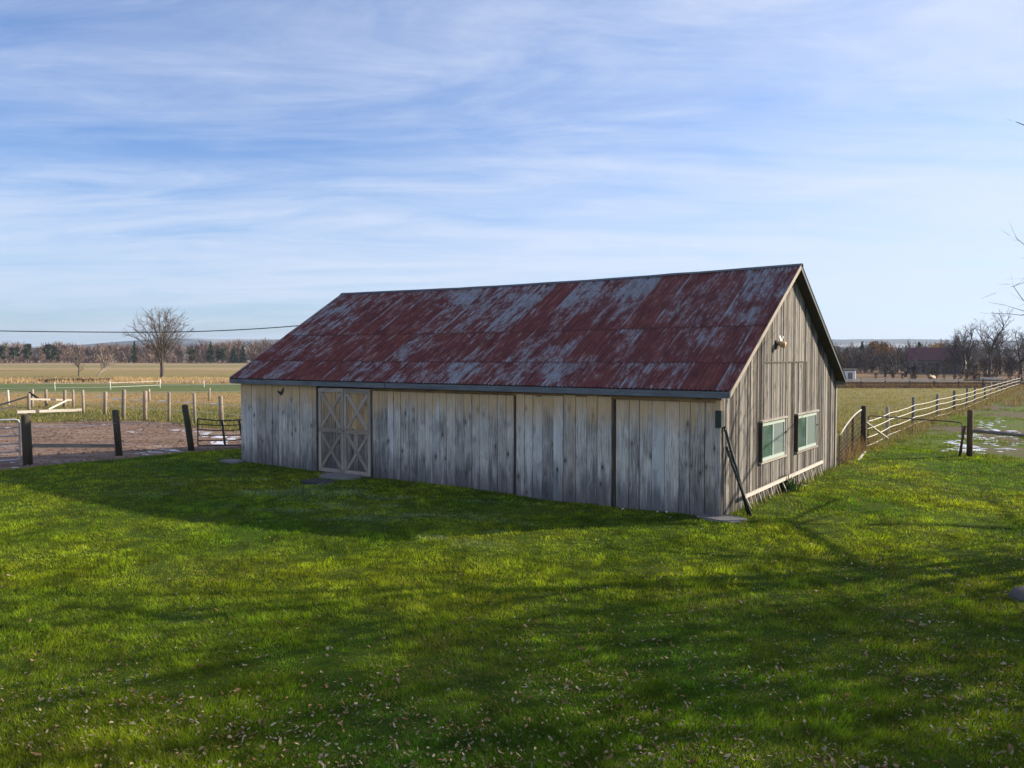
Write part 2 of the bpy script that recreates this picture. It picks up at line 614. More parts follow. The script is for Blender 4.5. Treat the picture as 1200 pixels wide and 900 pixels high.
def field_material():
    m, t = newmat('fields')
    p = t.pos()
    x, y, z = t.sep(p)
    big = t.noise(t.map(p, (.012, .05, 1)), 1.0, 5, .6, .5)
    med = t.noise(t.map(p, (.10, .45, 1)), 1.0, 6, .65, .3)
    fin = t.noise(t.map(p, (.9, 2.2, 1)), 1.0, 7, .72)
    wy = t.math('ADD', y, t.math('MULTIPLY', t.math('SUBTRACT', t.noise(t.map(p, (.03, .06, 1)), 1.0, 3), .5), t.math('MULTIPLY', y, .16)))
    wy = t.math('ADD', wy, t.math('MULTIPLY', t.math('SUBTRACT', fin, .5), 5.0))
    f = t.math('DIVIDE', wy, 470.0)
    D = lambda d: d / 470.0
    gl = [(D(28), (.16, .13, .05)), (D(46), (.125, .135, .042)), (D(56), (.22, .18, .07)), (D(61), (.36, .235, .11)), (D(70), (.38, .25, .12)),
          (D(75), (.25, .22, .09)), (D(80), (.135, .175, .065)), (D(97), (.12, .165, .058)), (D(104), (.46, .32, .165)), (D(122), (.47, .33, .17)),
          (D(132), (.27, .225, .09)), (D(185), (.32, .24, .105)), (D(215), (.42, .30, .17)), (D(270), (.27, .24, .11)), (D(330), (.34, .26, .14)), (D(370), (.46, .33, .21)), (D(430), (.36, .26, .17))]
    left = t.ramp(f, gl)
    gr = [(D(26), (.15, .155, .045)), (D(50), (.19, .17, .062)), (D(70), (.24, .205, .08)), (D(84), (.26, .225, .085)), (D(88), (.13, .09, .06)),
          (D(104), (.20, .135, .085)), (D(150), (.25, .16, .095)), (D(230), (.16, .11, .075)), (D(430), (.13, .09, .065))]
    right = t.ramp(f, gr)
    col = t.mix(t.step(x, -6.0, 9.0), left, right)
    # mottling: greener and drier clumps
    col = t.mix(t.math('MULTIPLY', t.step(med, .45, .7), .38), col, (.30, .205, .10))
    col = t.mix(t.math('MULTIPLY', t.step(big, .52, .68), .40), col, (.085, .098, .032))
    col = t.mix(1.0, col, t.ramp(fin, [(.3, .66), (.7, 1.25)]), 'MULTIPLY')
    far = t.step(y, 440, 900)
    col = t.mix(far, col, t.ramp(big, [(.35, (.06, .05, .045)), (.6, (.12, .10, .07))]))
    t.out(col, .95, t.bump(t.math('ADD', fin, med), .6, .25), spec=.05)
    return m


def lane_material():
    m, t = newmat('muddy_grass_lane')
    p = t.pos()
    a = t.noise(t.map(p, (.20, .20, 1), (2.6, .3, 0), (0, 0, .6)), 1.0, 6, .65, .3)
    b = t.noise(p, 4, 7, .7)
    green = t.ramp(b, [(.3, (.05, .085, .012)), (.7, (.15, .19, .03))])
    mud = t.ramp(b, [(.3, (.075, .052, .04)), (.7, (.19, .14, .10))])
    f = t.math('ADD', a, t.math('MULTIPLY', t.math('SUBTRACT', b, .5), .25))
    col = t.mix(t.step(f, .47, .55), green, mud)
    t.out(col, .92, t.bump(b, .9, .08), spec=.1)
    return m


M['lawn'] = lawn_material()
M['dirt'] = dirt_material()
M['field'] = field_material()
M['lane'] = lane_material()


def hill_material():
    m, t = newmat('far_wooded_hills')
    p = t.pos()
    a = t.noise(t.map(p, (.0016, .0016, .014)), 1.0, 6, .6, .4)
    b = t.noise(t.map(p, (.012, .012, .05)), 1.0, 5, .65)
    c = t.ramp(b, [(.3, (.022, .026, .026)), (.7, (.055, .052, .046))])
    col = t.mix(t.step(a, .56, .60), c, t.ramp(b, [(.3, (.20, .18, .14)), (.7, (.36, .34, .32))]))
    t.out(col, .95, None, spec=.05)
    return m


M['hill'] = hill_material()

# ------------------------------------------------------------------ the ground
def sheet(name, outline, z, m, kind='structure'):
    """one flat sheet with an irregular outline"""
    me = bpy.data.meshes.new(name)
    me.from_pydata([(x, y, z) for x, y in outline], [], [tuple(range(len(outline)))])
    me.materials.append(m)
    o = bpy.data.objects.new(name, me)
    C.objects.link(o)
    return tag(o, kind=kind)


def rough_line(pts, step=.35, amp=.22, seed=0):
    out = []
    for (x0, y0), (x1, y1) in zip(pts[:-1], pts[1:]):
        n = max(1, int(math.hypot(x1 - x0, y1 - y0) / step))
        for i in range(n):
            t = i / n
            x, y = x0 + (x1 - x0) * t, y0 + (y1 - y0) * t
            k = float(fbm(x, y, .9, 4, seed)) - .5
            k2 = float(fbm(x, y, .9, 4, seed + 50)) - .5
            out.append((x + k * amp * 3, y + k2 * amp * 3))
    out.append(pts[-1])
    return out


sheet('ground', [(-5200, -300), (5200, -300), (5200, 5200), (-5200, 5200)], 0.0, M['field'])

LAWN_X = [-60, -30, -16, -15.0, -13.6, -12.2, -10.9, -9.7, -8, 0, 9.0, 10.5, 12.4, 13.8, 15.3, 16.2, 18, 24, 45, 70]
LAWN_Y = [17, 21.0, 23.2, 24.2, 26.0, 27.4, 28.9, 29.9, 31, 31, 29.8, 29.2, 30.6, 31.2, 28.2, 26.6, 26.2, 25.8, 25.8, 25.8]


def lawn_edge(x):
    x = np.asarray(x, float)
    return np.interp(x, LAWN_X, LAWN_Y) + (fbm(x, x * 0 + 3.3, 1.1, 3) - .5) * .7


def bumps(x, y):
    e = lawn_edge(x)
    f = np.clip((e - y) / 3.0, 0, 1)
    return .008 + f * (.10 * fbm(x, y, .28, 3, 5) + .05 * fbm(x, y, 1.1, 2, 9))


xs = np.concatenate([np.arange(-60, -22, 1.5), np.arange(-22, 24, .28), np.arange(24, 71, 1.5)])
ts = np.linspace(0, 1, 110)
gx, gt = np.meshgrid(xs, ts)
gy = -14 + gt * (lawn_edge(gx) + 14)
gz = bumps(gx, gy)
V = np.stack([gx, gy, gz], -1).reshape(-1, 3)
nx, ny = len(xs), len(ts)
ii = (np.arange(ny - 1)[:, None] * nx + np.arange(nx - 1)[None]).ravel()
F = np.concatenate([np.stack([ii, ii + 1, ii + nx + 1], 1), np.stack([ii, ii + nx + 1, ii + nx], 1)])
tag(np_mesh('lawn', V, F, None, M['lawn'], smooth=True), kind='structure')

yard = rough_line([(-60, 15), (-4, 22)], 2) + rough_line([(-4, 34), (-10, 35.2), (-12.4, 36.6), (-15.2, 39.2), (-17.8, 41.8), (-20.5, 43.0), (-25, 41.4), (-32, 40.2), (-60, 39)], .4, .35, 7)
sheet('dirt_yard', yard, .004, M['dirt'])
lane = rough_line([(14.2, 31.3), (15.9, 33.6), (20, 39.4), (26, 47), (33.5, 58), (42, 69.5), (54, 86)], .5, .25, 3) + [(80, 86), (70, 24), (16, 24.5)]
sheet('lane', lane, .004, M['lane'])

# far hills: long low ridges with depth
def ridge_hills(name, x0, x1, y, depth, hfun, m):
    xs = np.linspace(x0, x1, 160)
    prof = np.linspace(0, 1, 9)
    X, T = np.meshgrid(xs, prof)
    Y = y + T * depth
    Z = hfun(X) * np.sin(np.pi * np.clip(T, 0, 1)) ** .8 - 1.0 * (T == 0) - 1.0 * (T == 1)
    V = np.stack([X, Y, Z], -1).reshape(-1, 3)
    nx, ny = 160, 9
    ii = (np.arange(ny - 1)[:, None] * nx + np.arange(nx - 1)[None]).ravel()
    F = np.concatenate([np.stack([ii, ii + 1, ii + nx + 1], 1), np.stack([ii, ii + nx + 1, ii + nx], 1)])
    return tag(np_mesh(name, V, F, None, m, smooth=True), kind='structure')


ridge_hills('hills', -4600, 4600, 2900, 1500, lambda X: 60 + 34 * fbm(X, X * 0 + 1, .0011, 4) + 5 * fbm(X, X * 0 + 4, .02, 3) - np.clip((-X - 1500) * .04, 0, 34) - np.clip((-X - 1750) * .03, 0, 22), M['hill'])
ridge_hills('hills', -3600, 3600, 1500, 700, lambda X: 16 + 16 * fbm(X, X * 0 + 8, .0021, 4), M['hill'])

# ------------------------------------------------------------------ the barn
YAW = 0.6151
BL, BW = 15.61, 9.32
BU = Vector((math.cos(YAW), -math.sin(YAW), 0))       # local x: along the front wall towards the near corner
BN = Vector((math.sin(YAW), math.cos(YAW), 0))        # local y: towards the back
B0 = Vector((4.2304, 16.4568, 0)) - BU * BL           # front left corner
ZE, ZR = 2.69, 5.66
OE, ORR, OL = .15, .28, .39
SL = (ZR - ZE) / (BW / 2 + OE)
barn = empty('barn', 'long grey board barn with rusty red corrugated roof and double doors', 'barn', B0, -YAW)


def barn_pt(x, y, z=0):
    return B0 + BU * x + BN * y + Vector((0, 0, z))


def in_barn(x, y, pad=.02):
    dx, dy = x - B0.x, y - B0.y
    a = dx * BU.x + dy * BU.y
    b = dx * BN.x + dy * BN.y
    return (a > -pad) & (a < BL + pad) & (b > -pad) & (b < BW + pad)


def roof_z(y, x=None):
    """top of the roof plane over local y, with the ridge sag"""
    h = ZE + SL * (min(y, BW - y) + OE)
    if x is not None:
        h -= .075 * math.sin(math.pi * min(max((x + .3) / (BL + .6), 0), 1)) * min(1, max(0, (h - ZE) / (ZR - ZE)))
    return h


def front_boards(mb, x0, x1, y=0.0, z0=.02, z1=2.56, wmin=.22, wmax=.33, th=.025, dy=.012, holes=()):
    x = x0
    while x < x1 - .03:
        wdt = random.uniform(wmin, wmax)
        if x1 - (x + wdt) < wmin * .6:
            wdt = x1 - x
        g = random.uniform(.004, .011)
        o = random.uniform(-dy, dy)
        top = z1 + random.uniform(-.02, .02)
        bot = z0 + random.uniform(-.015, .03)
        mb.box((x + g, y + o - th, bot), (x + wdt - g, y + o, top), 2, jit=.0025)
        x += wdt


# front wall in its fixed sections; the panel between the two dark joints stands forward
mb = MB()
front_boards(mb, .0, 3.51)
front_boards(mb, 5.78, 10.50)
front_boards(mb, 13.24, BL - .012)
mb.box((.02, .03, .03), (BL - .03, .05, 2.5), 2, rnd=.1)               # added unseen backing that keeps light out of the gaps
fw = mb.build('front_wall', M['front'], barn)
mb = MB()
front_boards(mb, 10.60, 13.16, y=-.03, z1=2.50)
mb.build('sliding_panel', M['front'], barn)
for x, w_ in ((3.52, .12), (10.51, .055), (13.17, .055)):  # shade of the recessed gaps put in as dark wood strips
    mb = MB()
    mb.box((x + .005, -.012, .0), (x + w_, .028, 2.5), 2)
    mb.build('shaded_gap_strip', M['darkwood'], barn)
mb = MB()
mb.box((5.8, -.040, 2.46), (10.46, -.028, 2.585), 0, jit=.002)
mb.box((10.47, -.046, 2.452), (BL - .02, -.036, 2.58), 0, jit=.002)
mb.build('header_beam', M['beam'], barn)
mb = MB()
mb.box((BL - .07, -.046, 0.0), (BL + .034, -.030, 2.5), 2, rnd=.35)
mb.build('corner_board', M['front'], barn)

# double door: two leaves, each with an upper and a lower cross
for k, (x0, x1) in enumerate(((3.66, 4.70), (4.71, 5.74))):
    mb = MB()
    front_boards(mb, x0, x1, y=-.022, z0=.10, z1=2.48, wmin=.14, wmax=.2, dy=.003)
    leaf = mb.build('barn_door', M['door_grey'] if k == 0 else M['door_grey'], barn)
    if k == 1:
        leaf['label'] = 'door leaf whose upper half is still tan unweathered wood'
    mb = MB()
    y0, y1 = -.078, -.052
    for z in (.10, 1.24, 2.38):
        mb.box((x0 + .005, y0, z), (x1 - .005, y1, z + .11), 0, jit=.002)
    for x in (x0 + .005, x1 - .10):
        for za, zb in ((.212, 1.238), (1.352, 2.378)):
            mb.box((x, y0, za), (x + .095, y1, zb), 2, jit=.002)
    mb.build('door_frame', M['door_frame'], leaf)
    for za, zb in ((.212, 1.238), (1.352, 2.378)):
        mb = MB()
        xa, xb = x0 + .12, x1 - .12
        mb.bar((xa, y0 - .001, zb - .02), (xb, y0 - .001, za + .02), .022, .085, (0, -1, 0))
        mb.v = [(p[0], p[1], p[2]) for p in mb.v]
        mb2 = MB()
        for (p, q, o) in (((xa, zb - .03), (xb, za + .03), -.002), ((xa, za + .03), (xb, zb - .03), .007)):
            d = Vector((q[0] - p[0], 0, q[1] - p[1])).normalized()
            nrm = Vector((-d.z, 0, d.x)) * .046
            yy0, yy1 = y0 + o + .004, y1 + .001
            P = [Vector((p[0], 0, p[1])), Vector((q[0], 0, q[1]))]
            vs_ = []
            for yv in (yy0, yy1):
                vs_ += [P[0] + nrm + Vector((0, yv, 0)), P[1] + nrm + Vector((0, yv, 0)), P[1] - nrm + Vector((0, yv, 0)), P[0] - nrm + Vector((0, yv, 0))]
            L = (P[1] - P[0]).length
            r = random.random()
            wc = [(.05, 0, r), (.05, L, r), (-.05, L, r), (-.05, 0, r)] * 2
            mb2.add(vs_, [(0, 3, 2, 1), (4, 5, 6, 7), (0, 1, 5, 4), (1, 2, 6, 5), (2, 3, 7, 6), (3, 0, 4, 7)], wc, r)
        mb2.build('brace', M['door_frame'], leaf)
# the upper half of the right leaf is newer tan boards
mb = MB()
front_boards(mb, 4.82, 5.64, y=-.049, z0=1.36, z1=2.375, wmin=.13, wmax=.2, th=.004, dy=.0005)
mb.build('upper_panel', M['door_tan'], leaf)['label'] = 'tan unweathered upper door panel'
mb = MB()
mb.box((3.9, -.20, .02), (5.6, -.03, .085), 0)
mb.build('door_sill', M['post_grey'], barn)


# gable wall towards the sun, with openings for the two windows
WINS = ((2.40, 4.24, .985, 1.895), (5.21, 7.12, .955, 1.895))


def gable_boards(mb, x, sgn, wins=(), wmin=.06, wmax=.125):
    y = 0.0
    while y < BW - .02:
        wdt = min(random.uniform(wmin, wmax), BW - y)
        a, b = y + random.uniform(.002, .008), y + wdt - random.uniform(.002, .008)
        o = random.uniform(-.007, .009)
        xi, xo = sorted((x + sgn * (o - .004), x + sgn * (o + .022)))
        r = random.random()
        za, zb = roof_z(a) - .09, roof_z(b) - .09
        segs = [(random.uniform(.0, .05), None)]
        for (w0, w1, q0, q1) in wins:
            if a < w1 and b > w0:
                segs = [(segs[0][0], q0 - .002), (q1 + .002, None)]
        # loft joint
        out = []
        for s0, s1 in segs:
            if sgn > 0 and 2.71 < y < 6.1 and (s1 is None) and s0 < 3.25:
                out += [(s0, 3.252, r), (3.262, None, random.random() if random.random() < .5 else r)]
            else:
                out.append((s0, s1, r))
        for s0, s1, rr in out:
            t0 = za if s1 is None else s1
            t1 = zb if s1 is None else s1
            vs_ = [(xi, a, s0), (xo, a, s0), (xo, b, s0), (xi, b, s0), (xi, a, t0), (xo, a, t0), (xo, b, t1), (xi, b, t1)]
            wc = [(p[1], p[2], rr) for p in vs_]
            mb.add(vs_, [(0, 3, 2, 1), (4, 5, 6, 7), (0, 1, 5, 4), (1, 2, 6, 5), (2, 3, 7, 6), (3, 0, 4, 7)], wc, rr)
        y += wdt


mb = MB()
gable_boards(mb, BL, 1, WINS)
mb.build('gable_wall', M['gable'], barn)
mb = MB()
gable_boards(mb, 0, -1, (), .15, .25)
mb.build('gable_wall', M['front'], barn)
mb = MB()
x = 0.01
while x < BL - .05:
    wdt = random.uniform(.18, .28)
    mb.box((x + .004, BW, .02), (min(x + wdt, BL) - .004, BW + .022, 2.60), 2)
    x += wdt
mb.build('back_wall', M['front'], barn)
# unseen sheet added so that the gaps stay dark, plus cross beams
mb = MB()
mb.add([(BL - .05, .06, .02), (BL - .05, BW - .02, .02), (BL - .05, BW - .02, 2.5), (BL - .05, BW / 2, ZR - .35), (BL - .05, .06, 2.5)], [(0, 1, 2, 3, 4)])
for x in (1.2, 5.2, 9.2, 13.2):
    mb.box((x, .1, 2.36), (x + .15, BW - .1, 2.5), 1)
mb.build('gap_backing_and_beams', M['darkwood'], barn)
# loft door lintel line and the long joint beside it
mb = MB()
mb.box((BL + .018, 2.70, 3.235), (BL + .034, 6.15, 3.268), 1, jit=.003)
mb.build('loft_batten', M['darkwood'], barn)
mb = MB()
mb.box((BL + .020, 4.33, .25), (BL + .033, 4.365, 3.23), 2)
mb.build('joint_strip', M['darkwood'], barn)
mb = MB()
mb.box((BL + .024, BW - .11, .02), (BL + .046, BW + .03, 2.58), 2, rnd=.9)
mb.build('corner_board', M['gable'], barn)

# windows
mg, t = newmat('window_glass')
pz = t.n('ShaderNodeTexCoord').outputs['Object']
gcol = t.ramp(t.noise(pz, 1.6, 4, .6), [(.35, (.03, .075, .066)), (.65, (.09, .16, .145))])
t.out(gcol, .12, t.bump(t.noise(pz, 3.0, 2), .06, .02), 0, .6)
mesh_m, t = newmat('insect_screen_pane')
pz = t.n('ShaderNodeTexCoord').outputs['Object']
_, yy, zz = t.sep(pz)
lin = t.math('PINGPONG', t.math('MULTIPLY', zz, 21.0), .5)
scr = t.mix(t.step(lin, .15, .42), (.20, .245, .235), (.145, .19, .182))
t.out(scr, .35, None, 0, .4)
for k, (t0, t1, z0, z1) in enumerate(WINS):
    x = BL + .03
    mb = MB()
    d = .075
    mb.box((x - .05, t0 - .05, z1), (x + d, t1 + .05, z1 + .042), 1)
    mb.box((x - .05, t0 - .05, z0 - .045), (x + d * .8, t1 + .05, z0), 1)
    mb.box((x - .05, t1, z0 + .001), (x + d * .55, t1 + .05, z1 - .001), 2)
    wf = mb.build('window', M['wframe'], barn)
    mb = MB()
    mb.box((x - .05, t0 - .05, z0 + .001), (x + d - .003, t0, z1 - .001), 2)  # this side lies in shade; the shade is put into its dark colour
    mb.build('shade_painted_jamb', M['post_dark'], wf)
    mb = MB()
    s0, s1 = x - .012, x + .022
    b = .045
    tm = (t0 + t1) / 2
    mb.box((s0, t0 + .002, z1 - .10), (s1, t1 - .002, z1 - .004), 1)
    mb.box((s0, t0 + .002, z0 + .004), (s1, t1 - .002, z0 + .075), 1)
    mb.box((s0, t0 + .004, z0 + .0755), (s1 - .003, t0 + .05, z1 - .1005), 2)
    mb.box((s0, t1 - .07, z0 + .0755), (s1 - .003, t1 - .004, z1 - .1005), 2)
    mb.box((s0, tm - .03, z0 + .0755), (s1 - .005, tm + .03, z1 - .1005), 2)
    mb.build('sash', M['sash'], wf)
    mb = MB()
    mb.box((s0 + .006, t0 + .05, z0 + .075), (s0 + .012, tm - .03, z1 - .10), 2)
    mb.build('pane', mg, wf)
    mb = MB()
    mb.box((s0 + .007, tm + .03, z0 + .075), (s0 + .013, t1 - .07, z1 - .10), 2)
    mb.build('pane', mesh_m, wf)
    mb = MB()
    zc = (z0 + z1) / 2 + .1
    mb.box((x + .005, t1 + .07, zc - .09), (x + .03, t1 + .11, zc + .09), 2)
    mb.box((x + .03, t1 - .02, zc - .02), (x + .045, t1 + .1, zc + .02), 1)
    mb.build('latch', M['black'], wf)

# lamp fixture on the gable, with a pale drip stain plate beside it
mb = MB()
mb.box((BL + .03, 3.44, 3.58), (BL + .06, 3.62, 3.78), 2)
lamp = mb.build('wall_lamp', M['post_dark'], barn)
mb = MB()
mb.tube([(BL + .055, 3.53, 3.70), (BL + .12, 3.53, 3.70), (BL + .24, 3.53, 3.66)], [.035, .065, .08], 14)
mb.build('lamp_housing', M['lamp_tan'], lamp, True)
mb = MB()
random.seed(5)
for k in range(9):
    yy, zz = 3.78 + random.uniform(-.05, .28), 3.72 + random.uniform(-.16, .16)
    mb.tube([(BL + .033, yy, zz), (BL + .036, yy, zz)], random.uniform(.02, .06), 7)
mb.build('bird_dropping_stain', M['white'], barn)

# roof: corrugated sheets, both slopes
def slope_mesh(front):
    x0, x1 = -OL, BL + ORR
    pitch = .105
    cols = int((x1 - x0) / pitch * 8)
    X = np.linspace(x0, x1, cols + 1)
    run = BW / 2 + OE
    slen = math.hypot(run, ZR - ZE)
    Vs = []
    laps = [0, 1.05, 2.62, slen]
    if not front:
        laps = [0, 2.62, slen]
    rows = []
    for a, b in zip(laps[:-1], laps[1:]):
        n = max(3, int((b - a) / .5))
        for i in range(n + 1):
            v = a + (b - a) * i / n - (.0 if i else .0)
            rows.append((v, .009 if i == 0 and a > 0 else .005 * (1 - i / n)))
    nrm_y, nrm_z = -(ZR - ZE) / slen, run / slen
    sheet_w = .84
    sid = np.floor((X - x0) / sheet_w).astype(int)
    R = np.random.default_rng(3 + front)
    srnd = R.random((len(laps), sid.max() + 1))
    V, wc = [], []
    for v, lift in rows:
        course = max(i for i, l in enumerate(laps[:-1]) if v >= l - 1e-6 - (.001 if lift < .0005 else 0)) if lift > .0005 else max(i for i, l in enumerate(laps[:-1]) if v > l + 1e-6)
        t_ = v / slen
        off = .015 * np.cos(2 * np.pi * (X - x0) / pitch) + lift + .006 * (fbm(X, X * 0 + v, .8, 2) - .5)
        sag = -.075 * np.sin(np.pi * np.clip((X + .3) / (BL + .6), 0, 1)) * t_
        edge = .016 * (fbm(X, X * 0 + 2, 1.4, 2) - .5) if v == 0 else 0
        yv = -OE + run * t_ + nrm_y * off + edge
        zv = ZE + (ZR - ZE) * t_ + nrm_z * off + sag + .02
        if not front:
            yv = BW - yv
        V.append(np.stack([X, yv, zv], 1))
        wc.append(np.stack([X, X * 0 + v, srnd[course][sid]], 1))
    V = np.concatenate(V)
    wc = np.concatenate(wc)
    nx, ny = len(X), len(rows)
    ii = (np.arange(ny - 1)[:, None] * nx + np.arange(nx - 1)[None]).ravel()
    if front:
        F = np.stack([ii, ii + 1, ii + nx + 1, ii + nx], 1)
    else:
        F = np.stack([ii, ii + nx, ii + nx + 1, ii + 1], 1)
    return V, wc, F


Vf, wf_, Ff = slope_mesh(True)
Vb, wb_, Fb = slope_mesh(False)
me = bpy.data.meshes.new('roof')
me.from_pydata(np.concatenate([Vf, Vb]).tolist(), [], np.concatenate([Ff, Fb + len(Vf)]).tolist())
a = me.attributes.new('wc', 'FLOAT_VECTOR', 'POINT')
a.data.foreach_set('vector', np.concatenate([wf_, wb_]).astype('f').ravel())
me.materials.append(M['roof'])
roof = bpy.data.objects.new('roof', me)
C.objects.link(roof)
roof.parent = barn
# roof deck under the sheets (dark underside)
mb = MB()
N = 24
for sgn in (0, 1):
    vs_, fs = [], []
    for i in range(N + 1):
        x = -OL + .03 + (BL + ORR + OL - .06) * i / N
        for y, dz in ((-OE + .03, -.012), (BW / 2, -.012), (BW / 2, -.05), (-OE + .03, -.05)):
            yy = y if not sgn else BW - y
            vs_.append((x, yy, roof_z(y, x) + dz))
    for i in range(N):
        for j in range(4):
            a_, b_ = i * 4 + j, i * 4 + (j + 1) % 4
            f = (a_, b_, b_ + 4, a_ + 4)
            fs.append(f if sgn else f[::-1])
    fs += [(0, 1, 2, 3), (N * 4 + 3, N * 4 + 2, N * 4 + 1, N * 4)]
    mb.add(vs_, fs)
mb.build('roof_deck', M['darkwood'], roof)
mb = MB()
vs_, fs = [], []
for i in range(N + 1):
    x = -OL - .02 + (BL + ORR + OL + .04) * i / N
    zc = roof_z(BW / 2, x) + .02
    for dy, dz in ((-.12, -.12 * SL + .022), (-.03, .012), (.03, .012), (.12, -.12 * SL + .022)):
        vs_.append((x, BW / 2 + dy, zc + dz + random.uniform(-.006, .006)))
for i in range(N):
    for j in range(3):
        a_ = i * 4 + j
        fs.append((a_, a_ + 4, a_ + 5, a_ + 1))
mb.add(vs_, fs)
rc = mb.build('ridge_cap', M['ridge'], roof)
sol = rc.modifiers.new('thick', 'SOLIDIFY')
sol.thickness = .008


def rake(x0, x1, front, m, top=-.003, h=.12):
    mb = MB()
    pts = []
    for t_ in (0, 1):
        y = -OE + .0 + t_ * (BW / 2 + OE)
        z = roof_z(y)
        yy = y if front else BW - y
        pts += [(x0, yy, z + top), (x1, yy, z + top), (x1, yy, z + top - h), (x0, yy, z + top - h)]
    r = .3
    wc = [(p[2] - roof_z(p[1]), p[1], r) for p in pts]
    fs = [(0, 1, 2, 3), (7, 6, 5, 4), (0, 4, 5, 1), (1, 5, 6, 2), (2, 6, 7, 3), (3, 7, 4, 0)]
    mb.add(pts, fs, wc, r)
    return mb.build('rake_board', m, roof)


rake(BL + ORR - .035, BL + ORR - .008, True, M['trim'])
rake(BL + ORR - .035, BL + ORR - .008, False, M['pole_green'], h=.10)
rake(-OL + .008, -OL + .035, True, M['fascia'])
rake(-OL + .008, -OL + .035, False, M['fascia'])
# eave boards in two lengths
for (xa, xb, dz, dy) in ((-OL + .04, 6.35, -.005, .0), (6.38, BL + ORR - .04, .0, -.004)):
    mb = MB()
    mb.box((xa, -OE - .006 + dy, 2.555 + dz), (xb, -OE + .022 + dy, 2.685 + dz), 0, jit=.003)
    mb.build('eave_board', M['fascia'], roof)
mb = MB()
mb.box((-OL + .04, BW + OE - .02, 2.55), (BL + ORR - .04, BW + OE + .006, 2.685), 0)
mb.build('eave_board', M['fascia'], roof)
mb = MB()
mb.box((-OL + .1, -OE + .023, 2.545), (BL + .02, -.03, 2.565), 0)
mb.build('soffit', M['darkwood'], roof)

# black bird silhouette fixed to the boards
mb = MB()
bx, bz = 1.99, 2.31
sil = [(-.17, .02), (-.10, .045), (-.03, .02), (.0, .03), (.05, .10), (.10, .135), (.085, .06), (.06, .0), (.03, -.05), (-.02, -.065), (-.07, -.03), (-.11, .005)]
vs_ = [(bx + p * 1.15, -.055, bz + q * 1.15) for p, q in sil] + [(bx + p * 1.15, -.040, bz + q * 1.15) for p, q in sil]
n = len(sil)
mb.add(vs_, [tuple(range(n))[::1], tuple(range(2 * n - 1, n - 1, -1))] + [(i, i + n, (i + 1) % n + n, (i + 1) % n) for i in range(n)])
mb.build('bird_ornament', M['black'], barn)['label'] = 'black bird silhouette fixed near the eave'

# dark strap at the near corner
mb = MB()
mb.box((BL - .075, -.072, 1.95), (BL + .055, -.048, 2.30), 2)
mb.box((BL + .036, -.047, 1.96), (BL + .055, .09, 2.29), 2)
mb.build('corner_strap', M['pole_green'], barn)

# ------------------------------------------------------------------ things beside the barn
foot = at(879, 609)
top = barn_pt(BL + .06, .10, 1.97)
mb = MB()
mb.tube([foot + Vector((0, 0, -.03)), foot.lerp(top, .5), top], [.034, .032, .030], 8)
mb.tube([foot.lerp(top, .98) + Vector((0, 0, .02)), foot.lerp(top, .98) + Vector((-.02, -.05, -.06))], .02, 6)
tag(mb.build('leaning_pole', M['pole_green'], None, True), 'longer dark green pole leaning on the near barn corner, its tip at the strap', 'pole', 'poles leaning at the barn corner')
mb = MB()
foot2 = at(882, 611) + Vector((.02, .03, 0))
top2 = barn_pt(BL + .07, .17, 1.55)
mb.tube([foot2 + Vector((0, 0, -.03)), top2], [.03, .028], 8)
tag(mb.build('leaning_pole', M['pole_green'], None, True), 'shorter dark pole leaning on the barn corner beside a longer one', 'pole', 'poles leaning at the barn corner')


def slab(name, cx, cy, lx, ly, h, rz, m, label, cat):
    mb = MB()
    n = 14
    lo, hi = [], []
    for i in range(n):
        a = 2 * math.pi * i / n
        ca, sa = math.cos(a), math.sin(a)
        k = 1 / max(abs(ca), abs(sa)) * random.uniform(.9, 1.0)
        lo.append((ca * k * lx / 2, sa * k * ly / 2, -.05))
        hi.append((ca * k * lx / 2 * .97, sa * k * ly / 2 * .95, h + random.uniform(-.006, .006)))
    vs_ = lo + hi
    fs = [tuple(range(n, 2 * n))] + [(i, (i + 1) % n, (i + 1) % n + n, i + n) for i in range(n)]
    mb.add(vs_, fs)
    o = mb.build(name, m)
    o.location = (cx, cy, float(bumps(cx, cy)) if name != 'x' else 0)
    o.rotation_euler = (0, 0, rz)
    return tag(o, label, cat)


SLABS = []
p = at(398, 563)
slab('stone_slab', p.x, p.y, 1.25, .75, .05, -YAW + .1, M['stone'], 'flat grey stone slab in front of the double doors', 'stone slab')
SLABS.append((p.x, p.y, .5))
p = at(374, 569)
slab('door_mat', p.x, p.y, 1.0, .62, .045, -YAW + .15, M['mat'], 'dark mat lying on grass beside the doorstep slab', 'mat')
SLABS.append((p.x, p.y, .42))
p = at(272, 545)
slab('stone_slab', p.x, p.y, .85, .55, .05, -YAW, M['stone'], 'small pale slab at the far left barn corner', 'stone slab')
SLABS.append((p.x, p.y, .3))
p = at(846, 614)
slab('stone_slab', p.x, p.y, 1.05, .62, .05, -YAW - .2, M['stone'], 'flat slab under the near barn corner', 'stone slab')
SLABS.append((p.x, p.y, .36))

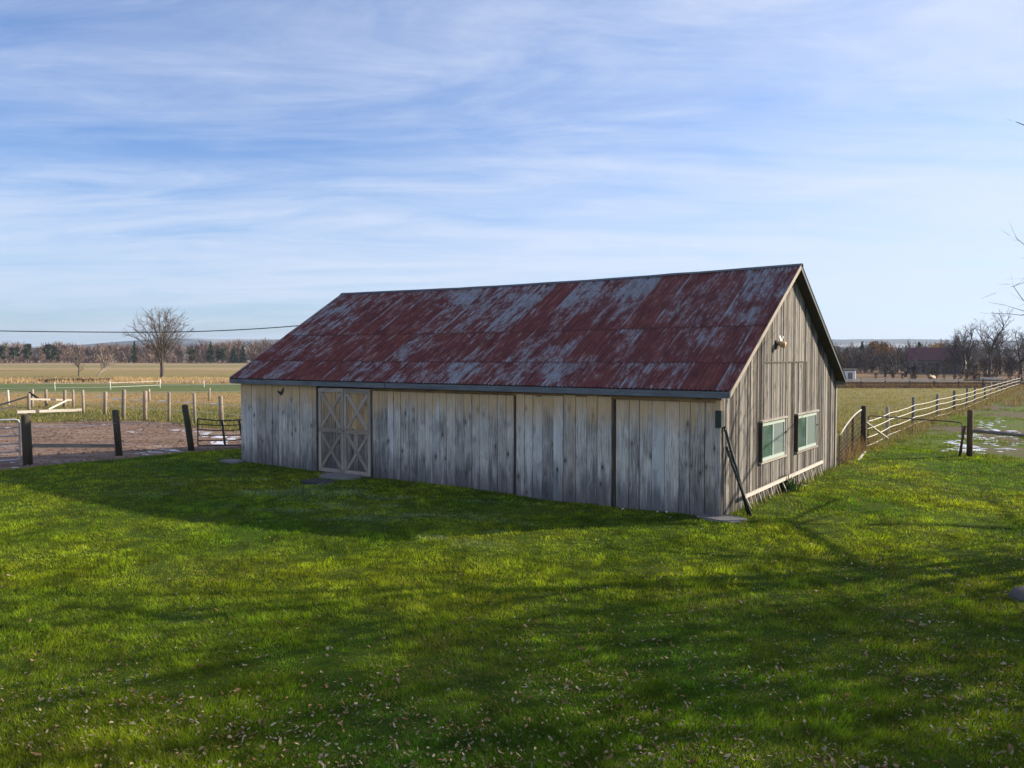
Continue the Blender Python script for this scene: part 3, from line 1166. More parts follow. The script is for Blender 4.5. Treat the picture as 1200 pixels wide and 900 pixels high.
# low picket panel leaning along the gable wall
pk = empty('picket_panel', 'low panel of pale leaning pickets under one long rail along the gable', 'picket panel', barn_pt(BL, 1.0), -YAW)
mb = MB()
mb.bar((.16, .05, .40), (.13, 6.45, .47), .045, .075)
mb.build('rail', M['white_wood'], pk)
for k in range(22):
    y = .25 + k * .285 + random.uniform(-.05, .05)
    mb = MB()
    tl = random.uniform(.10, .24)
    mb.bar((.19 + random.uniform(-.03, .05), y + tl * .6, .03), (.105, y, .40 + .06 * y / 6.4 + random.uniform(-.02, .015)), .034, .018, (1, 0, .4))
    mb.build('picket', M['post_pale'] if k % 3 else M['white_wood'], pk)
mb = MB()
p, q = at(943, 573), at(960, 565)
mb.bar(p + Vector((0, 0, .07)), q + Vector((0, 0, .07)), .11, .03)
tag(mb.build('loose_board', M['white_wood']), 'short pale board lying on grass by the gable wall', 'board')


# ------------------------------------------------------------------ fences and gates
def round_post(mb, p, h, r, lean=(0, 0), n=9, rnd=None):
    p = Vector(p)
    t_ = p + Vector((lean[0], lean[1], h))
    mb.tube([p + Vector((0, 0, -.15)), p.lerp(t_, .5), t_ - Vector((0, 0, .03)), t_], [r * 1.04, r, r * .98, r * .72], n, rnd, wob=.05)


# left: yard fence with three thick dark posts and one rail
yf = empty('yard_fence', 'yard fence of three thick dark posts with one low rail', 'fence', at(85, 540))


def child_of(mb, name, m, parent, smooth=False):
    o = mb.build(name, m, parent, smooth)
    o.matrix_parent_inverse = Matrix.Translation(-Vector(parent.location)) if parent.rotation_euler.z == 0 else parent.matrix_basis.inverted()
    return o


P1, P2, P3 = at(33, 545), at(140, 534), at(225, 528)
mb = MB(); round_post(mb, P1, 1.58, .135, (-.05, 0), 10); child_of(mb, 'post', M['post_dark'], yf, True)
mb = MB(); round_post(mb, P2, 1.57, .112, (-.12, 0), 10); child_of(mb, 'post', M['post_dark'], yf, True)
mb = MB(); round_post(mb, P3, 1.66, .108, (-.24, 0), 10); child_of(mb, 'post', M['post_dark'], yf, True)
mb = MB(); mb.bar(P1 + Vector((.1, .1, .60)), P2 + Vector((-.02, .06, .33)), .06, .12); child_of(mb, 'rail', M['post_grey'], yf)
mb = MB()
mb.tube([P1 + Vector((0, 0, 1.22)), P1.lerp(P2, .5) + Vector((0, 0, 1.13)), P2 + Vector((0, 0, 1.12)), P3 + Vector((-.1, 0, 1.0))], .008, 4)
child_of(mb, 'wire', M['steel'], yf)

# tube gates: a frame with bars
def tube_gate(name, a, b, h, bars, r, m, label, verts=(), bend=0.0, round_corner=True, group=None, z0=.15, brace=False):
    a, b = Vector(a), Vector(b)
    g = empty(name, label, 'gate', a, 0, group)
    d = (b - a)
    L = d.length
    d.normalize()
    def P(s, z):
        k = math.sin(math.pi * min(max(s / L, 0), 1)) * bend
        return a + d * s + Vector((0, 0, z0 + z + k * (z / h)))
    c = .12 if round_corner else .01
    loop = [P(c, 0), P(.02, .03), P(0, c), P(0, h - c), P(.02, h - .03), P(c, h)]
    loop += [P(L * i / 6, h) for i in range(1, 6)]
    loop += [P(L - c, h), P(L - .02, h - .03), P(L, h - c), P(L, c), P(L - .02, .03), P(L - c, 0)]
    loop += [P(L * (6 - i) / 6, 0) for i in range(1, 6)]
    mb = MB()
    mb.tube(loop + [loop[0]], r, 7, cap=False)
    child_of(mb, 'frame', m, g, True)
    for k in range(bars):
        z = h * (k + 1) / (bars + 1)
        mb = MB()
        mb.tube([P(.0, z)] + [P(L * i / 6, z) for i in range(1, 6)] + [P(L, z)], r * .8, 6)
        child_of(mb, 'bar', m, g, True)
    for s, lean in verts:
        mb = MB()
        mb.bar(P(s + lean, .0), P(s, h), .07, .05, (d.y, -d.x, 0))
        child_of(mb, 'upright', m, g)
    if brace:
        mb = MB()
        mb.tube([P(L - .02, .02), P(L - .0, h)], r, 6)
    return g


gl_r = at(23.5, 544)
gl_l = gl_r + Vector((-3.2, -2.6, 0))
tube_gate('tube_gate', gl_r, gl_l, 1.27, 4, .026, M['steel'], 'galvanised five bar tube gate hung beside the leftmost thick post')
tube_gate('tube_gate', at(232, 527), at(296, 526), .98, 4, .024, M['gate_dark'], 'dark bent tube gate with leaning uprights beside the barn', ((.85, .10), (1.45, .14)), bend=-.08, round_corner=False)

# right: mesh panel from barn to a dark post, pipe gate, second post with rail
RP = at(1012, 528)
wp0 = barn_pt(BL + .10, BW + .15)
panel = empty('mesh_fence', 'rusty wire mesh panel with curved pale top rail between barn and dark post', 'fence panel', wp0)
wp1 = RP + Vector((-.12, -.05, 0))
d = wp1 - wp0
mb = MB()
arc = [wp0 + d * s + Vector((0, 0, 1.0 + .48 * math.sin(s * math.pi / 2) ** .8)) for s in np.linspace(0, 1, 9)]
mb.tube(arc, .024, 7)
child_of(mb, 'top_rail', M['white_wood'], panel, True)
mb = MB()
for k in range(9):
    mb.tube([wp0 + d * s + Vector((0, 0, (.08 + k * .115) * (1 + .45 * math.sin(s * math.pi / 2)))) for s in np.linspace(0, 1, 7)], .009, 4)
for k in range(17):
    s = (k + .5) / 17
    mb.tube([wp0 + d * s + Vector((0, 0, .05)), wp0 + d * s + Vector((0, 0, 1.0 + .47 * math.sin(s * math.pi / 2) ** .8))], .007, 4)
child_of(mb, 'wire_mesh', M['rust_tube'], panel)
for s, m_ in ((.0, 'post_grey'), (.30, 'post_pale'), (.55, 'rust_tube')):
    mb = MB()
    mb.bar(wp0 + d * s + Vector((0, 0, -.1)), wp0 + d * s + Vector((0, 0, 1.05 + .42 * math.sin(s * math.pi / 2))), .05, .05, (1, 0, 0))
    child_of(mb, 'stake', M[m_], panel)
mb = MB()
mb.bar(wp0 + d * .15 + Vector((.25, -.2, .04)), wp0 + d * .8 + Vector((.2, -.2, .10)), .07, .05)
tag(mb.build('fallen_rail', M['white_wood']), 'thin pale rail fallen in the grass at the foot of the wire panel', 'rail')

# white flexible-rail fence running away to the right
FP = [at(1011.5, 528), at(1040, 513), at(1070, 499.5), at(1098, 490), at(1118, 483.5), at(1132.5, 479), at(1142, 474.5), at(1154, 469.5), at(1161, 466.5), at(1168, 464), at(1174, 461.5), at(1180, 459.3), at(1185, 457.3), at(1190, 455.4), at(1195, 453.8)]
FH = [1.62, 1.30, 1.42, 1.32, 1.34, 1.36, 1.22, 1.3, 1.3, 1.25, 1.3, 1.3, 1.25, 1.3, 1.3]
rf = empty('rail_fence', 'long white flexible rail fence on timber posts running away beside the lane', 'fence', FP[0])
for k, (p, h) in enumerate(zip(FP, FH)):
    mb = MB()
    round_post(mb, p, h, .095 if k == 0 else .072 + .02 * (k == 4), (random.uniform(-.04, .04), 0), 9)
    o = child_of(mb, 'post', M['post_dark'] if k in (0,) else M['post_grey'] if k not in (1, 8, 11) else M['post_pale'], rf, True)
    if k == 0:
        o['label'] = 'thick dark end post'
for j, zr in enumerate((1.05, .78, .46, .16)):
    pts = []
    for a_, b_ in zip(FP[:-1], FP[1:]):
        for s in (0, .17, .33, .5, .66, .83):
            sag = -.04 * math.sin(math.pi * s)
            pts.append(a_.lerp(b_, s) + Vector((.07, -.07, zr + sag + random.uniform(-.006, .006))))
    pts.append(FP[-1] + Vector((0, 0, zr)))
    mb = MB()
    mb.tube(pts, .017 if j != 3 else .014, 6)
    child_of(mb, 'rail', M['rope'], rf, True)
mb = MB()
mb.bar(FP[0] + Vector((.05, .0, 1.05)), at(1040, 516.5) + Vector((0, 0, .1)), .085, .04)
child_of(mb, 'brace', M['white_wood'], rf)

RP2 = at(1136, 537)
tube_gate('pipe_gate', at(1017, 522) + Vector((0, 0, 0)), at(1127, 534), 1.12, 0, .022, M['rust_tube'], 'thin brown pipe gate without bars standing across the lane', z0=.02)
rr = empty('rail_fence', 'weathered post with one pole rail and a leaning prop at the lane', 'fence', RP2)
mb = MB(); round_post(mb, RP2, 1.62, .092, (0, 0), 10); child_of(mb, 'post', M['post_brown'], rr, True)
R3 = RP2 + Vector((3.4, -1.5, 0))
mb = MB(); round_post(mb, R3, 1.5, .09, (0, 0), 9); child_of(mb, 'post', M['post_brown'], rr, True)
mb = MB(); mb.tube([RP2 + Vector((.1, -.03, .92)), RP2.lerp(R3, .5) + Vector((0, 0, .80)), R3 + Vector((0, 0, .74))], [.055, .06, .05], 7); child_of(mb, 'rail', M['post_grey'], rr, True)
mb = MB(); mb.tube([RP2 + Vector((-.36, -.02, -.02)), RP2 + Vector((-.17, 0, 1.08))], .04, 7); child_of(mb, 'prop', M['post_brown'], rr, True)

# left background: corral pen with pale posts and white beam
def posts_child(lst, parent, m, r):
    for px, yt, yb in lst:
        p = at(px, yb)
        h = (yb - yt) / FPX * p.y * 1.0
        mb = MB()
        round_post(mb, p, h, r * random.uniform(.75, 1.15), (random.uniform(-.07, .07), 0), 8)
        child_of(mb, 'post', m, parent, True)


pen = empty('corral_pen', 'small corral pen of pale posts with white rails and a low white beam', 'corral', at(60, 482))
posts_child([(34, 461, 486), (98, 457, 485), (54.5, 456, 477), (75.5, 457, 477), (86, 456.5, 477.5), (37.5, 456, 477)], pen, M['post_pale'], .10)
mb = MB(); mb.bar(at(21, 487.2) + Vector((0, -.1, .22)), at(100, 482.2) + Vector((0, -.3, .12)), .13, .16); child_of(mb, 'beam', M['white_wood'], pen)
mb = MB(); mb.bar(at(37, 478.3) + Vector((0, -.12, .60)), at(86, 476) + Vector((0, -.12, .42)), .06, .12); child_of(mb, 'rail', M['white_wood'], pen)
mb = MB(); mb.bar(at(57, 481.5) + Vector((0, 0, .1)), at(80, 478) + Vector((0, -.2, .5)), .06, .09); child_of(mb, 'rail', M['white_wood'], pen)
mb = MB(); mb.bar(at(36.5, 477) + Vector((0, -.2, 1.0)), at(50, 477) + Vector((0, -.2, .45)), .07, .12); child_of(mb, 'brace', M['post_dark'], pen)
mb = MB(); mb.bar(at(-12, 483) + Vector((0, 0, .25)), at(34, 484) + Vector((0, 0, 1.0)), .05, .09); child_of(mb, 'rail', M['post_grey'], pen)
mb = MB(); mb.bar(at(-15, 484) + Vector((0, .4, .1)), at(14, 483) + Vector((0, .3, .33)), .07, .12); child_of(mb, 'rail', M['post_grey'], pen)
posts_child([(10, 457, 474.5)], pen, M['white_wood'], .10)

pf = empty('post_fence', 'row of bare pale posts with thin wire along the far side of the dirt yard', 'fence', at(190, 492))
PF = [(123, 459, 486), (144.5, 456.5, 491), (170, 458, 492.5), (198, 459.5, 494), (228.5, 460.5, 496.5), (260, 464, 499)]
posts_child(PF, pf, M['post_pale'], .10)
mb = MB()
for zz in (1.05, .62):
    mb.tube([at(98, 485) + Vector((0, 0, zz))] + [at(a_, c_) + Vector((0, 0, zz)) for a_, b_, c_ in PF] + [at(300, 505) + Vector((0, 0, zz))], .012, 4)
child_of(mb, 'wire', M['rope'], pf)
for a_, b_, c_ in PF:
    p = at(a_, c_)
    mb = MB()
    mb.tube([p + Vector((-.1, 0, 1.08)), p + Vector((-.55, .05, 1.06))], .028, 5)
    child_of(mb, 'insulator', M['white'], pf)
bf = empty('wire_fence', 'pale posts with white tape crossing the field behind the corral', 'fence', at(210, 471))
BF = [(-20, 457, 472), (114, 457, 471.5), (175, 455.5, 471), (245, 454.5, 470), (330, 454, 469)]
posts_child(BF[2:4], bf, M['post_pale'], .085)
mb = MB()
mb.tube([at(a_, c_) + Vector((0, -.1, .72)) for a_, b_, c_ in BF], .02, 4)
child_of(mb, 'tape', M['rope'], bf)
tf = empty('tape_fence', 'thin white posts with white tape along the green field strip', 'fence', at(130, 457))
TF = [(-30, 448, 459), (64.5, 448, 458), (129.5, 446, 457), (187.5, 444.5, 454.5), (239, 446, 454), (300, 446, 453.5)]
posts_child(TF[1:5], tf, M['white'], .05)
mb = MB()
for zz in (.72, .30):
    mb.tube([at(a_, c_) + Vector((0, -.08, zz)) for a_, b_, c_ in TF], .018, 4)
child_of(mb, 'tape', M['white'], tf)

# right background: board fence at the end of the pasture
df = empty('board_fence', 'low board fence with pale top rail across the far end of the pasture', 'fence', at(1080, 455))
Y = 88.0
xa, xb = 30.0, 62.0
mb = MB(); mb.bar((xa, Y, .84), (49, Y, .80), .05, .17); child_of(mb, 'rail', M['white_wood'], df)
mb = MB(); mb.bar((49.05, Y, .80), (xb, Y, .76), .05, .15); child_of(mb, 'rail', M['post_grey'], df)
mb = MB(); mb.bar((xa, Y, .52), (xb, Y, .48), .05, .13); child_of(mb, 'rail', M['post_dark'], df)
x = xa
while x <= xb:
    mb = MB(); round_post(mb, (x, Y + .08, 0), 1.02, .07, (0, 0), 7); child_of(mb, 'post', M['post_dark'], df, True)
    x += 2.65
mb = MB(); mb.bar((56.6, Y + 10, .74), (59.2, Y + 10, .72), .08, .22); child_of(mb, 'rail', M['white_wood'], df)  # pale bar stands in for a strip of snow beyond the fence

# power line over the left fields, on two poles
pwr = empty('power_line', 'thin black power cable slung low across the sky left of the barn', 'power line', (-75, 70, 0))
cp = []
for px in range(-420, 520, 20):
    y = 389.3 - ((px - 170) / 175.0) ** 2 * 7.2 * (1 if px > 170 else .22) * (1 if px > 170 else 1)
    cp.append(atd(px, y, 70.0))
mb = MB(); mb.tube(cp, .042, 5); child_of(mb, 'cable', M['wire'], pwr)
for p in (cp[0], cp[-1]):
    mb = MB(); mb.tube([(p.x, p.y + .2, -.2), (p.x, p.y + .2, p.z + 1.0)], [.15, .11], 8); child_of(mb, 'pole', M['post_brown'], pwr)


# ------------------------------------------------------------------ trees
class Twigs:
    def __init__(s):
        s.a, s.b, s.w, s.c = [], [], [], []

    def add(s, a, b, wdt, c):
        s.a.append(tuple(a)); s.b.append(tuple(b)); s.w.append(wdt); s.c.append(c)


def ribbons(A, B, Wd, col, R=None):
    """thin tapering two-triangle blades from A to B"""
    R = R or rng
    A, B, Wd, col = (np.asarray(q, float) for q in (A, B, Wd, col))
    d = B - A
    r = R.normal(size=A.shape)
    s = np.cross(d, r)
    s /= np.linalg.norm(s, axis=1, keepdims=True) + 1e-9
    s *= Wd[:, None] / 2
    n = len(A)
    V = np.concatenate([A - s, A + s, B + s * .35, B - s * .35])
    i = np.arange(n)
    F = np.concatenate([np.stack([i, i + n, i + 2 * n], 1), np.stack([i, i + 2 * n, i + 3 * n], 1)])
    return V, F, np.concatenate([col] * 4)


def grow(mb, tw, p, d, L, r, lev, P, R):
    """recursive limb; thick limbs are tubes, thin ones go to the twig list"""
    nseg = P['seg'] if lev < 2 else 2
    pts, rad = [p.copy()], [r]
    q = p.copy()
    dd = d.copy()
    for i in range(nseg):
        dd = (dd + Vector(R.normal(size=3)) * P['wob'] + Vector((0, 0, P['up'] * (1 if lev else 0)))).normalized()
        q = q + dd * (L / nseg)
        pts.append(q.copy())
        rad.append(r * (1 - (1 - P['taper']) * (i + 1) / nseg))
    if r > P['rt']:
        mb.tube(pts, rad, 8 if lev == 0 else 5 if r > .05 else 4, cap=False)
    else:
        for a, b, w_ in zip(pts[:-1], pts[1:], rad[:-1]):
            tw.add(a, b, max(2 * w_, P['wmin']), P['col'] * R.uniform(.75, 1.3))
    if lev >= P['lev']:
        return
    n = P['n'][min(lev, len(P['n']) - 1)]
    for k in range(n):
        f = R.uniform(P['start'] if lev == 0 else .25, 1.0) if k else 1.0
        i = min(int(f * nseg), nseg - 1)
        o = pts[i].lerp(pts[i + 1], f * nseg - i)
        ang = P['ang'] * R.uniform(.6, 1.35) * (1 if k else .45)
        ax = dd.orthogonal().normalized()
        ax.rotate(Matrix.Rotation(R.uniform(0, 2 * math.pi) if lev else (2 * math.pi * k / n + R.uniform(-.5, .5)), 3, dd))
        nd = dd.copy()
        nd.rotate(Matrix.Rotation(ang, 3, ax))
        grow(mb, tw, o, nd, L * P['len'] * R.uniform(.7, 1.2) * (1.0 if lev else P.get('l1', 1.0)), r * P['rr'] * (1 - .35 * (1 - f)), lev + 1, P, R)


def bare_tree(name, loc, height, P, label, group=None, m='bark', seed=1, lean=(0, 0), cat='tree', spread=1.0):
    R = np.random.default_rng(seed)
    t_ = empty(name, label, cat, loc, 0, group)
    mb, tw = MB(), Twigs()
    P = dict(dict(seg=5, wob=.10, up=.05, taper=.6, rt=.03, wmin=.012, col=np.array([.10, .082, .068]), lev=4, n=(6, 4, 4, 4), ang=.6, len=.62, rr=.6, start=.35), **P)
    grow(mb, tw, Vector((0, 0, -.1)), Vector((lean[0], lean[1], 1)).normalized(), height * P.get('trunk', .4), height * P.get('tr', .022), 0, P, R)
    V = np.array(mb.v + tw.a + tw.b)
    k = height / max(V[:, 2].max(), .1)
    S = np.array([k * spread, k * spread, k])
    mb.v = [tuple(np.array(v) * S) for v in mb.v]
    mb.build('trunk', M[m], t_, True)
    if tw.a:
        V, F, c = ribbons(np.array(tw.a) * S, np.array(tw.b) * S, tw.w, tw.c, R)
        np_mesh('crown', V, F, c, M['twig'], t_)
    return t_


def vase_tree(name, loc, h, wdt, label, seed):
    R = np.random.default_rng(seed)
    t_ = empty(name, label, 'tree', loc)
    mb, tw = MB(), Twigs()
    ft = .20 * h
    mb.tube([(0, 0, -.1), (.03, 0, ft * .5), (0, .02, ft), (-.05, 0, ft * 1.5)], [.36, .27, .26, .2], 9, cap=False)
    col = np.array([.15, .122, .098])
    for k in range(26):
        az = 2.4 * k + R.uniform(-.3, .3)
        u_ = ((k + .5) / 26) ** .55
        tilt = u_ * .70
        end = Vector((math.cos(az) * wdt / 2 * u_, math.sin(az) * wdt / 2 * u_, h * (1 - .36 * u_ ** 2.4) * R.uniform(.93, 1.0)))
        st = Vector((math.cos(az) * .1, math.sin(az) * .1, ft * R.uniform(.8, 1.55)))
        mid = st.lerp(end, .45) + Vector((-math.cos(az), -math.sin(az), 0)) * wdt * .10 * u_ + Vector((0, 0, h * .05))
        pts, n = [], 9
        for i in range(n + 1):
            f = i / n
            pts.append(st * (1 - f) ** 2 + mid * 2 * f * (1 - f) + end * f * f + Vector(R.normal(size=3)) * .05 * (0 < i))
        r0 = R.uniform(.085, .13)
        mb.tube(pts[:8], [r0 * (1 - .105 * i) for i in range(8)], 5, cap=False)
        tw.add(pts[7], pts[8], .07, col); tw.add(pts[8], pts[9], .05, col)
        for i in range(3, n + 1):
            for j in range(5 if i > 5 else 3):
                o = pts[i].lerp(pts[i - 1], R.random())
                d_ = (end - st).normalized() * .8 + Vector(R.normal(size=3)) * .42 + Vector((math.cos(az), math.sin(az), 0)) * .18
                d_.normalize()
                L = h * R.uniform(.07, .15)
                q = o + d_ * L
                q.z = min(q.z, h * 1.02)
                tw.add(o, q, .060, col * R.uniform(.75, 1.3))
                for m_ in range(3):
                    o2 = o.lerp(q, R.uniform(.3, 1))
                    d2 = (d_ + Vector(R.normal(size=3)) * .5).normalized()
                    q2 = o2 + d2 * L * R.uniform(.35, .7)
                    tw.add(o2, q2, .038, col * R.uniform(.75, 1.3))
    mb.build('trunk', M['bark'], t_, True)
    V, F, c = ribbons(tw.a, tw.b, tw.w, tw.c, R)
    np_mesh('crown', V, F, c, M['twig'], t_)
    return t_


p = at(190, 444)
vase_tree('bare_tree', p, 81 / FPX * p.y, 73 / FPX * p.y, 'lone vase shaped bare elm standing in the left field', 4)
SM = dict(seg=4, trunk=.35, n=(8, 5, 4), ang=.7, len=.6, l1=1.2, lev=3, rt=.03, wmin=.05, col=np.array([.22, .17, .14]))
p = at(92.5, 440.5)
bare_tree('bare_tree', p, 4.6, SM, 'small bare tree with upright dark trunk left of the lone elm', seed=9, spread=1.25)
p = at(114, 441)
bare_tree('bare_tree', p, 5.6, SM, 'small bare tree with pale leaning trunk left of the lone elm', seed=12, m='bark_pale', lean=(.5, 0))

# orchard of low grey trees before the far barn
ORCH = dict(seg=3, trunk=.30, tr=.04, n=(8, 5, 4), ang=.85, len=.62, l1=1.5, lev=3, rt=.04, wmin=.045, col=np.array([.165, .14, .13]), up=.03)
orl = ['leftmost low grey orchard tree before the far woods', 'second orchard tree from the left, close to its left neighbour', 'orchard tree directly left of the far barn front', 'orchard tree in front of the far barn roof', 'rightmost orchard tree before the white far gable']
for k, px in enumerate((1037, 1046.5, 1061, 1070, 1092)):
    p = at(px, 441.5)
    bare_tree('orchard_tree', p, random.uniform(3.0, 3.6), ORCH, orl[k], 'orchard trees before the far barn', 'bark_dark', 30 + k, spread=1.45)

TALL = dict(seg=5, trunk=.48, tr=.017, n=(9, 5, 5, 5), ang=.62, len=.55, l1=1.0, lev=4, rt=.04, wmin=.05, rr=.55, col=np.array([.125, .10, .088]), up=.05, wob=.12, start=.3)
tall = [(1119, 388, 'slim bare tree right of the far barn at the wood edge'), (1129, 381, 'upright bare tree at the left of the right hand wood'), (1137, 378, 'dense bare tree left of the tallest one in the right hand wood'),
        (1159, 361, 'tallest bare tree with dark forked trunk in the right hand wood'), (1172, 384, 'bare tree just right of the tallest one'), (1183, 377, 'rounded bare tree near the end of the white rail fence'), (1197, 380, 'bare tree at the far right above the end of the rail fence')]
for k, (px, yt, lb) in enumerate(tall):
    yb = 438.5 if k != 3 else 441
    p = at(px, yb)
    bare_tree('bare_tree', p, (yb - yt) / FPX * p.y, TALL, lb, 'bare trees of the right hand wood', 'bark_dark', 50 + k, spread=(.9, 1.1, 1.5, 1.15, 1.5, 1.5, 1.5)[k])
for k, px in enumerate((1212, 1230, 1252)):
    p = at(px, 440)
    bare_tree('bare_tree', p, 8.5, TALL, 'bare tree of the right hand wood beyond the photo edge', 'bare trees of the right hand wood', 'bark_dark', 70 + k)


# leafy far trees (willows, evergreens): clumps of small faces round a trunk
def leafy(name, loc, h, wdt, col, label, seed, shape='round', group=None, n=1500, cat='tree', size=.28, base=.2):
    R = np.random.default_rng(seed)
    t_ = empty(name, label, cat, loc, 0, group)
    mb = MB()
    mb.tube([(0, 0, -.1), (.05, 0, h * .45), (0, .03, h * .9)], [h * .022, h * .016, h * .004], 6, cap=False)
    mb.build('trunk', M['bark'], t_, True)
    u = R.random(n)
    ang = R.random(n) * 2 * math.pi
    if shape == 'cone':
        z = base * h + (1 - np.sqrt(u)) * h * (1 - base)
        rmax = wdt / 2 * (1 - (z - base * h) / (h * (1 - base))) ** .85 * (.72 + .28 * np.sin(z * 9 / h * 3 + ang * 2))
        rr_ = rmax * np.sqrt(R.random(n)) ** .6
        c = np.stack([np.cos(ang) * rr_, np.sin(ang) * rr_, z], 1)
        d = np.stack([np.cos(ang), np.sin(ang), -.35 + 0 * ang], 1)
    else:
        k = 16
        cc = np.clip(R.normal(size=(k, 3)), -1.25, 1.25) * np.array([wdt * .22, wdt * .22, h * .20]) + np.array([0, 0, h * .52])
        cr = R.uniform(.12, .22, k) * wdt
        ci = R.integers(0, k, n)
        v = R.normal(size=(n, 3))
        v /= np.linalg.norm(v, axis=1, keepdims=True)
        c = cc[ci] + v * (cr[ci] * R.random(n) ** .35)[:, None]
        d = v + np.array([0, 0, .3])
    d = d + R.normal(size=(n, 3)) * .5
    d /= np.linalg.norm(d, axis=1, keepdims=True)
    s = size * R.uniform(.6, 1.5, n)
    colr_ = np.array(col)[None] * R.uniform(.55, 1.5, (n, 1)) * R.uniform(.9, 1.1, (n, 3))
    V, F, cl_ = ribbons(c - d * s[:, None] * .6, c + d * s[:, None] * .6, s * .75, colr_, R)
    np_mesh('crown', V, F, cl_, M['needle'], t_)
    return t_


EV = (.050, .066, .034)
evs = [(3, 401, 'round', 3.6, 'dark evergreen at the left edge of the far woods'), (17, 399.5, 'round', 4.4, 'broad dark evergreen, left one of a pair in the left woods'), (33, 399, 'round', 4.2, 'broad dark evergreen, right one of a pair in the left woods'),
       (57, 400, 'round', 4.4, 'rounded evergreen standing alone right of the evergreen pair'), (65, 402.5, 'round', 3.4, 'smaller evergreen touching the rounded one on its right'), (158, 398.5, 'cone', 2.2, 'narrow evergreen spire left of the lone elm'),
       (226, 407, 'round', 4.0, 'low olive evergreen just right of the lone elm'), (247, 400, 'cone', 4.6, 'tallest pointed evergreen between elm and barn roof'), (259, 402, 'round', 4.6, 'broad evergreen right of the tallest pointed one'),
       (274, 404.5, 'cone', 4.0, 'pointed evergreen left of the barn roof corner'), (285, 405, 'cone', 4.2, 'evergreen nearest to the left barn roof edge')]
for k, (px, yt, sh, wd, lb) in enumerate(evs):
    Y = 385 - 6 * (k % 3)
    p = Vector(((px - 600) / FPX * Y, Y, 0))
    h = CAM_H + (417.5 - yt) / FPX * Y
    leafy('evergreen_tree', p, h, wd * 1.1, EV if k != 6 else (.07, .07, .035), lb, 100 + k, sh, 'evergreens in the left woods', 1100, size=.55, base=.08)
evr = [(1010, 400.5, 'narrow dark evergreen spire in the woods right of the barn', 210, 3.0), (992, 408, 'small dark evergreen close to the right barn roof edge', 200, 1.8), (1076.5, 399, 'dark evergreen rising behind the far barn roof', 230, 4.4)]
for k, (px, yt, lb, Y, wd) in enumerate(evr):
    p = Vector(((px - 600) / FPX * Y, Y, 0))
    leafy('evergreen_tree', p, CAM_H + (417.5 - yt) / FPX * Y, wd, EV, lb, 130 + k, 'cone', 'evergreens right of the barn', 900, size=.42, base=.1)
for k, (px, yt, Y, wd, colw, lb) in enumerate([(1033, 396, 190, 6.2, (.20, .105, .045), 'tall orange brown willow in the woods right of the barn'), (1024, 400, 195, 5.6, (.15, .085, .06), 'reddish brown tree left of the orange willow'),
                                               (1100, 397.5, 250, 8.0, (.30, .195, .055), 'golden yellow willow behind the far barn')]):
    p = Vector(((px - 600) / FPX * Y, Y, 0))
    leafy('willow_tree', p, CAM_H + (417.5 - yt) / FPX * Y, wd, colw, lb, 150 + k, 'round', None, 1500, size=.34)


# far woods: a mass nobody could count
def woods(name, n, xr, yr, hr, cols, seed, per=90, wd=.16):
    R = np.random.default_rng(seed)
    X = R.uniform(*xr, n)
    Y = R.uniform(*yr, n)
    Hh = R.uniform(*hr, n) * (.75 + .5 * vnoise(X, Y * .2, .03, seed))
    i = np.repeat(np.arange(n), per)
    m_ = len(i)
    f = R.random(m_) ** .7
    f[::per] = 0
    base = np.stack([X[i], Y[i], Hh[i] * f * .72], 1)
    ang = R.random(m_) * 2 * math.pi
    el = R.uniform(.45, 1.35, m_)
    L = Hh[i] * R.uniform(.16, .36, m_)
    spread_ = Hh[i] * .16 * np.sin(np.pi * np.clip(f, .05, .95)) * R.random(m_)
    base[:, 0] += np.cos(ang) * spread_
    base[:, 1] += np.sin(ang) * spread_
    d = np.stack([np.cos(ang) * np.cos(el), np.sin(ang) * np.cos(el), np.sin(el)], 1)
    tip = base + d * L[:, None]
    wdt = R.uniform(.5, 1.4, m_) * wd
    # trunk
    tr_ = np.arange(0, m_, per)
    base[tr_] = np.stack([X, Y, X * 0 - .2], 1)
    tip[tr_] = np.stack([X + R.normal(size=n) * .3, Y, Hh * .8], 1)
    wdt[tr_] = Hh * .035
    cols = np.array(cols)
    cc = cols[R.integers(0, len(cols), n)][i] * R.uniform(.65, 1.35, (m_, 1))
    V, F, c = ribbons(base, tip, wdt, cc, R)
    return tag(np_mesh(name, V, F, c, M['twig']), kind='stuff')


BR = [(.21, .145, .115), (.25, .17, .13), (.18, .135, .115), (.27, .19, .14), (.16, .115, .095)]
woods('woods', 520, (-350, 30), (398, 470), (10.2, 13.4), BR, 3, 120, .30)
woods('woods', 260, (-330, 0), (386, 398), (3.0, 6.5), [(.25, .18, .14), (.21, .155, .125), (.29, .21, .16)], 4, 80, .24)
woods('woods', 360, (40, 240), (255, 330), (5.5, 8.4), [(.17, .12, .10), (.145, .115, .105), (.20, .14, .105), (.125, .105, .10)], 5, 90, .20)
woods('undergrowth', 150, (76, 130), (139, 165), (2.2, 4.4), [(.12, .075, .055), (.10, .07, .06), (.15, .085, .05), (.09, .07, .06)], 6, 90, .10)
woods('undergrowth', 120, (58, 84), (160, 190), (3.4, 6.0), [(.105, .082, .075), (.13, .088, .065)], 8, 80, .11)
woods('undergrowth', 70, (54, 100), (101, 122), (.8, 1.5), [(.085, .06, .05), (.11, .075, .055)], 7, 60, .07)

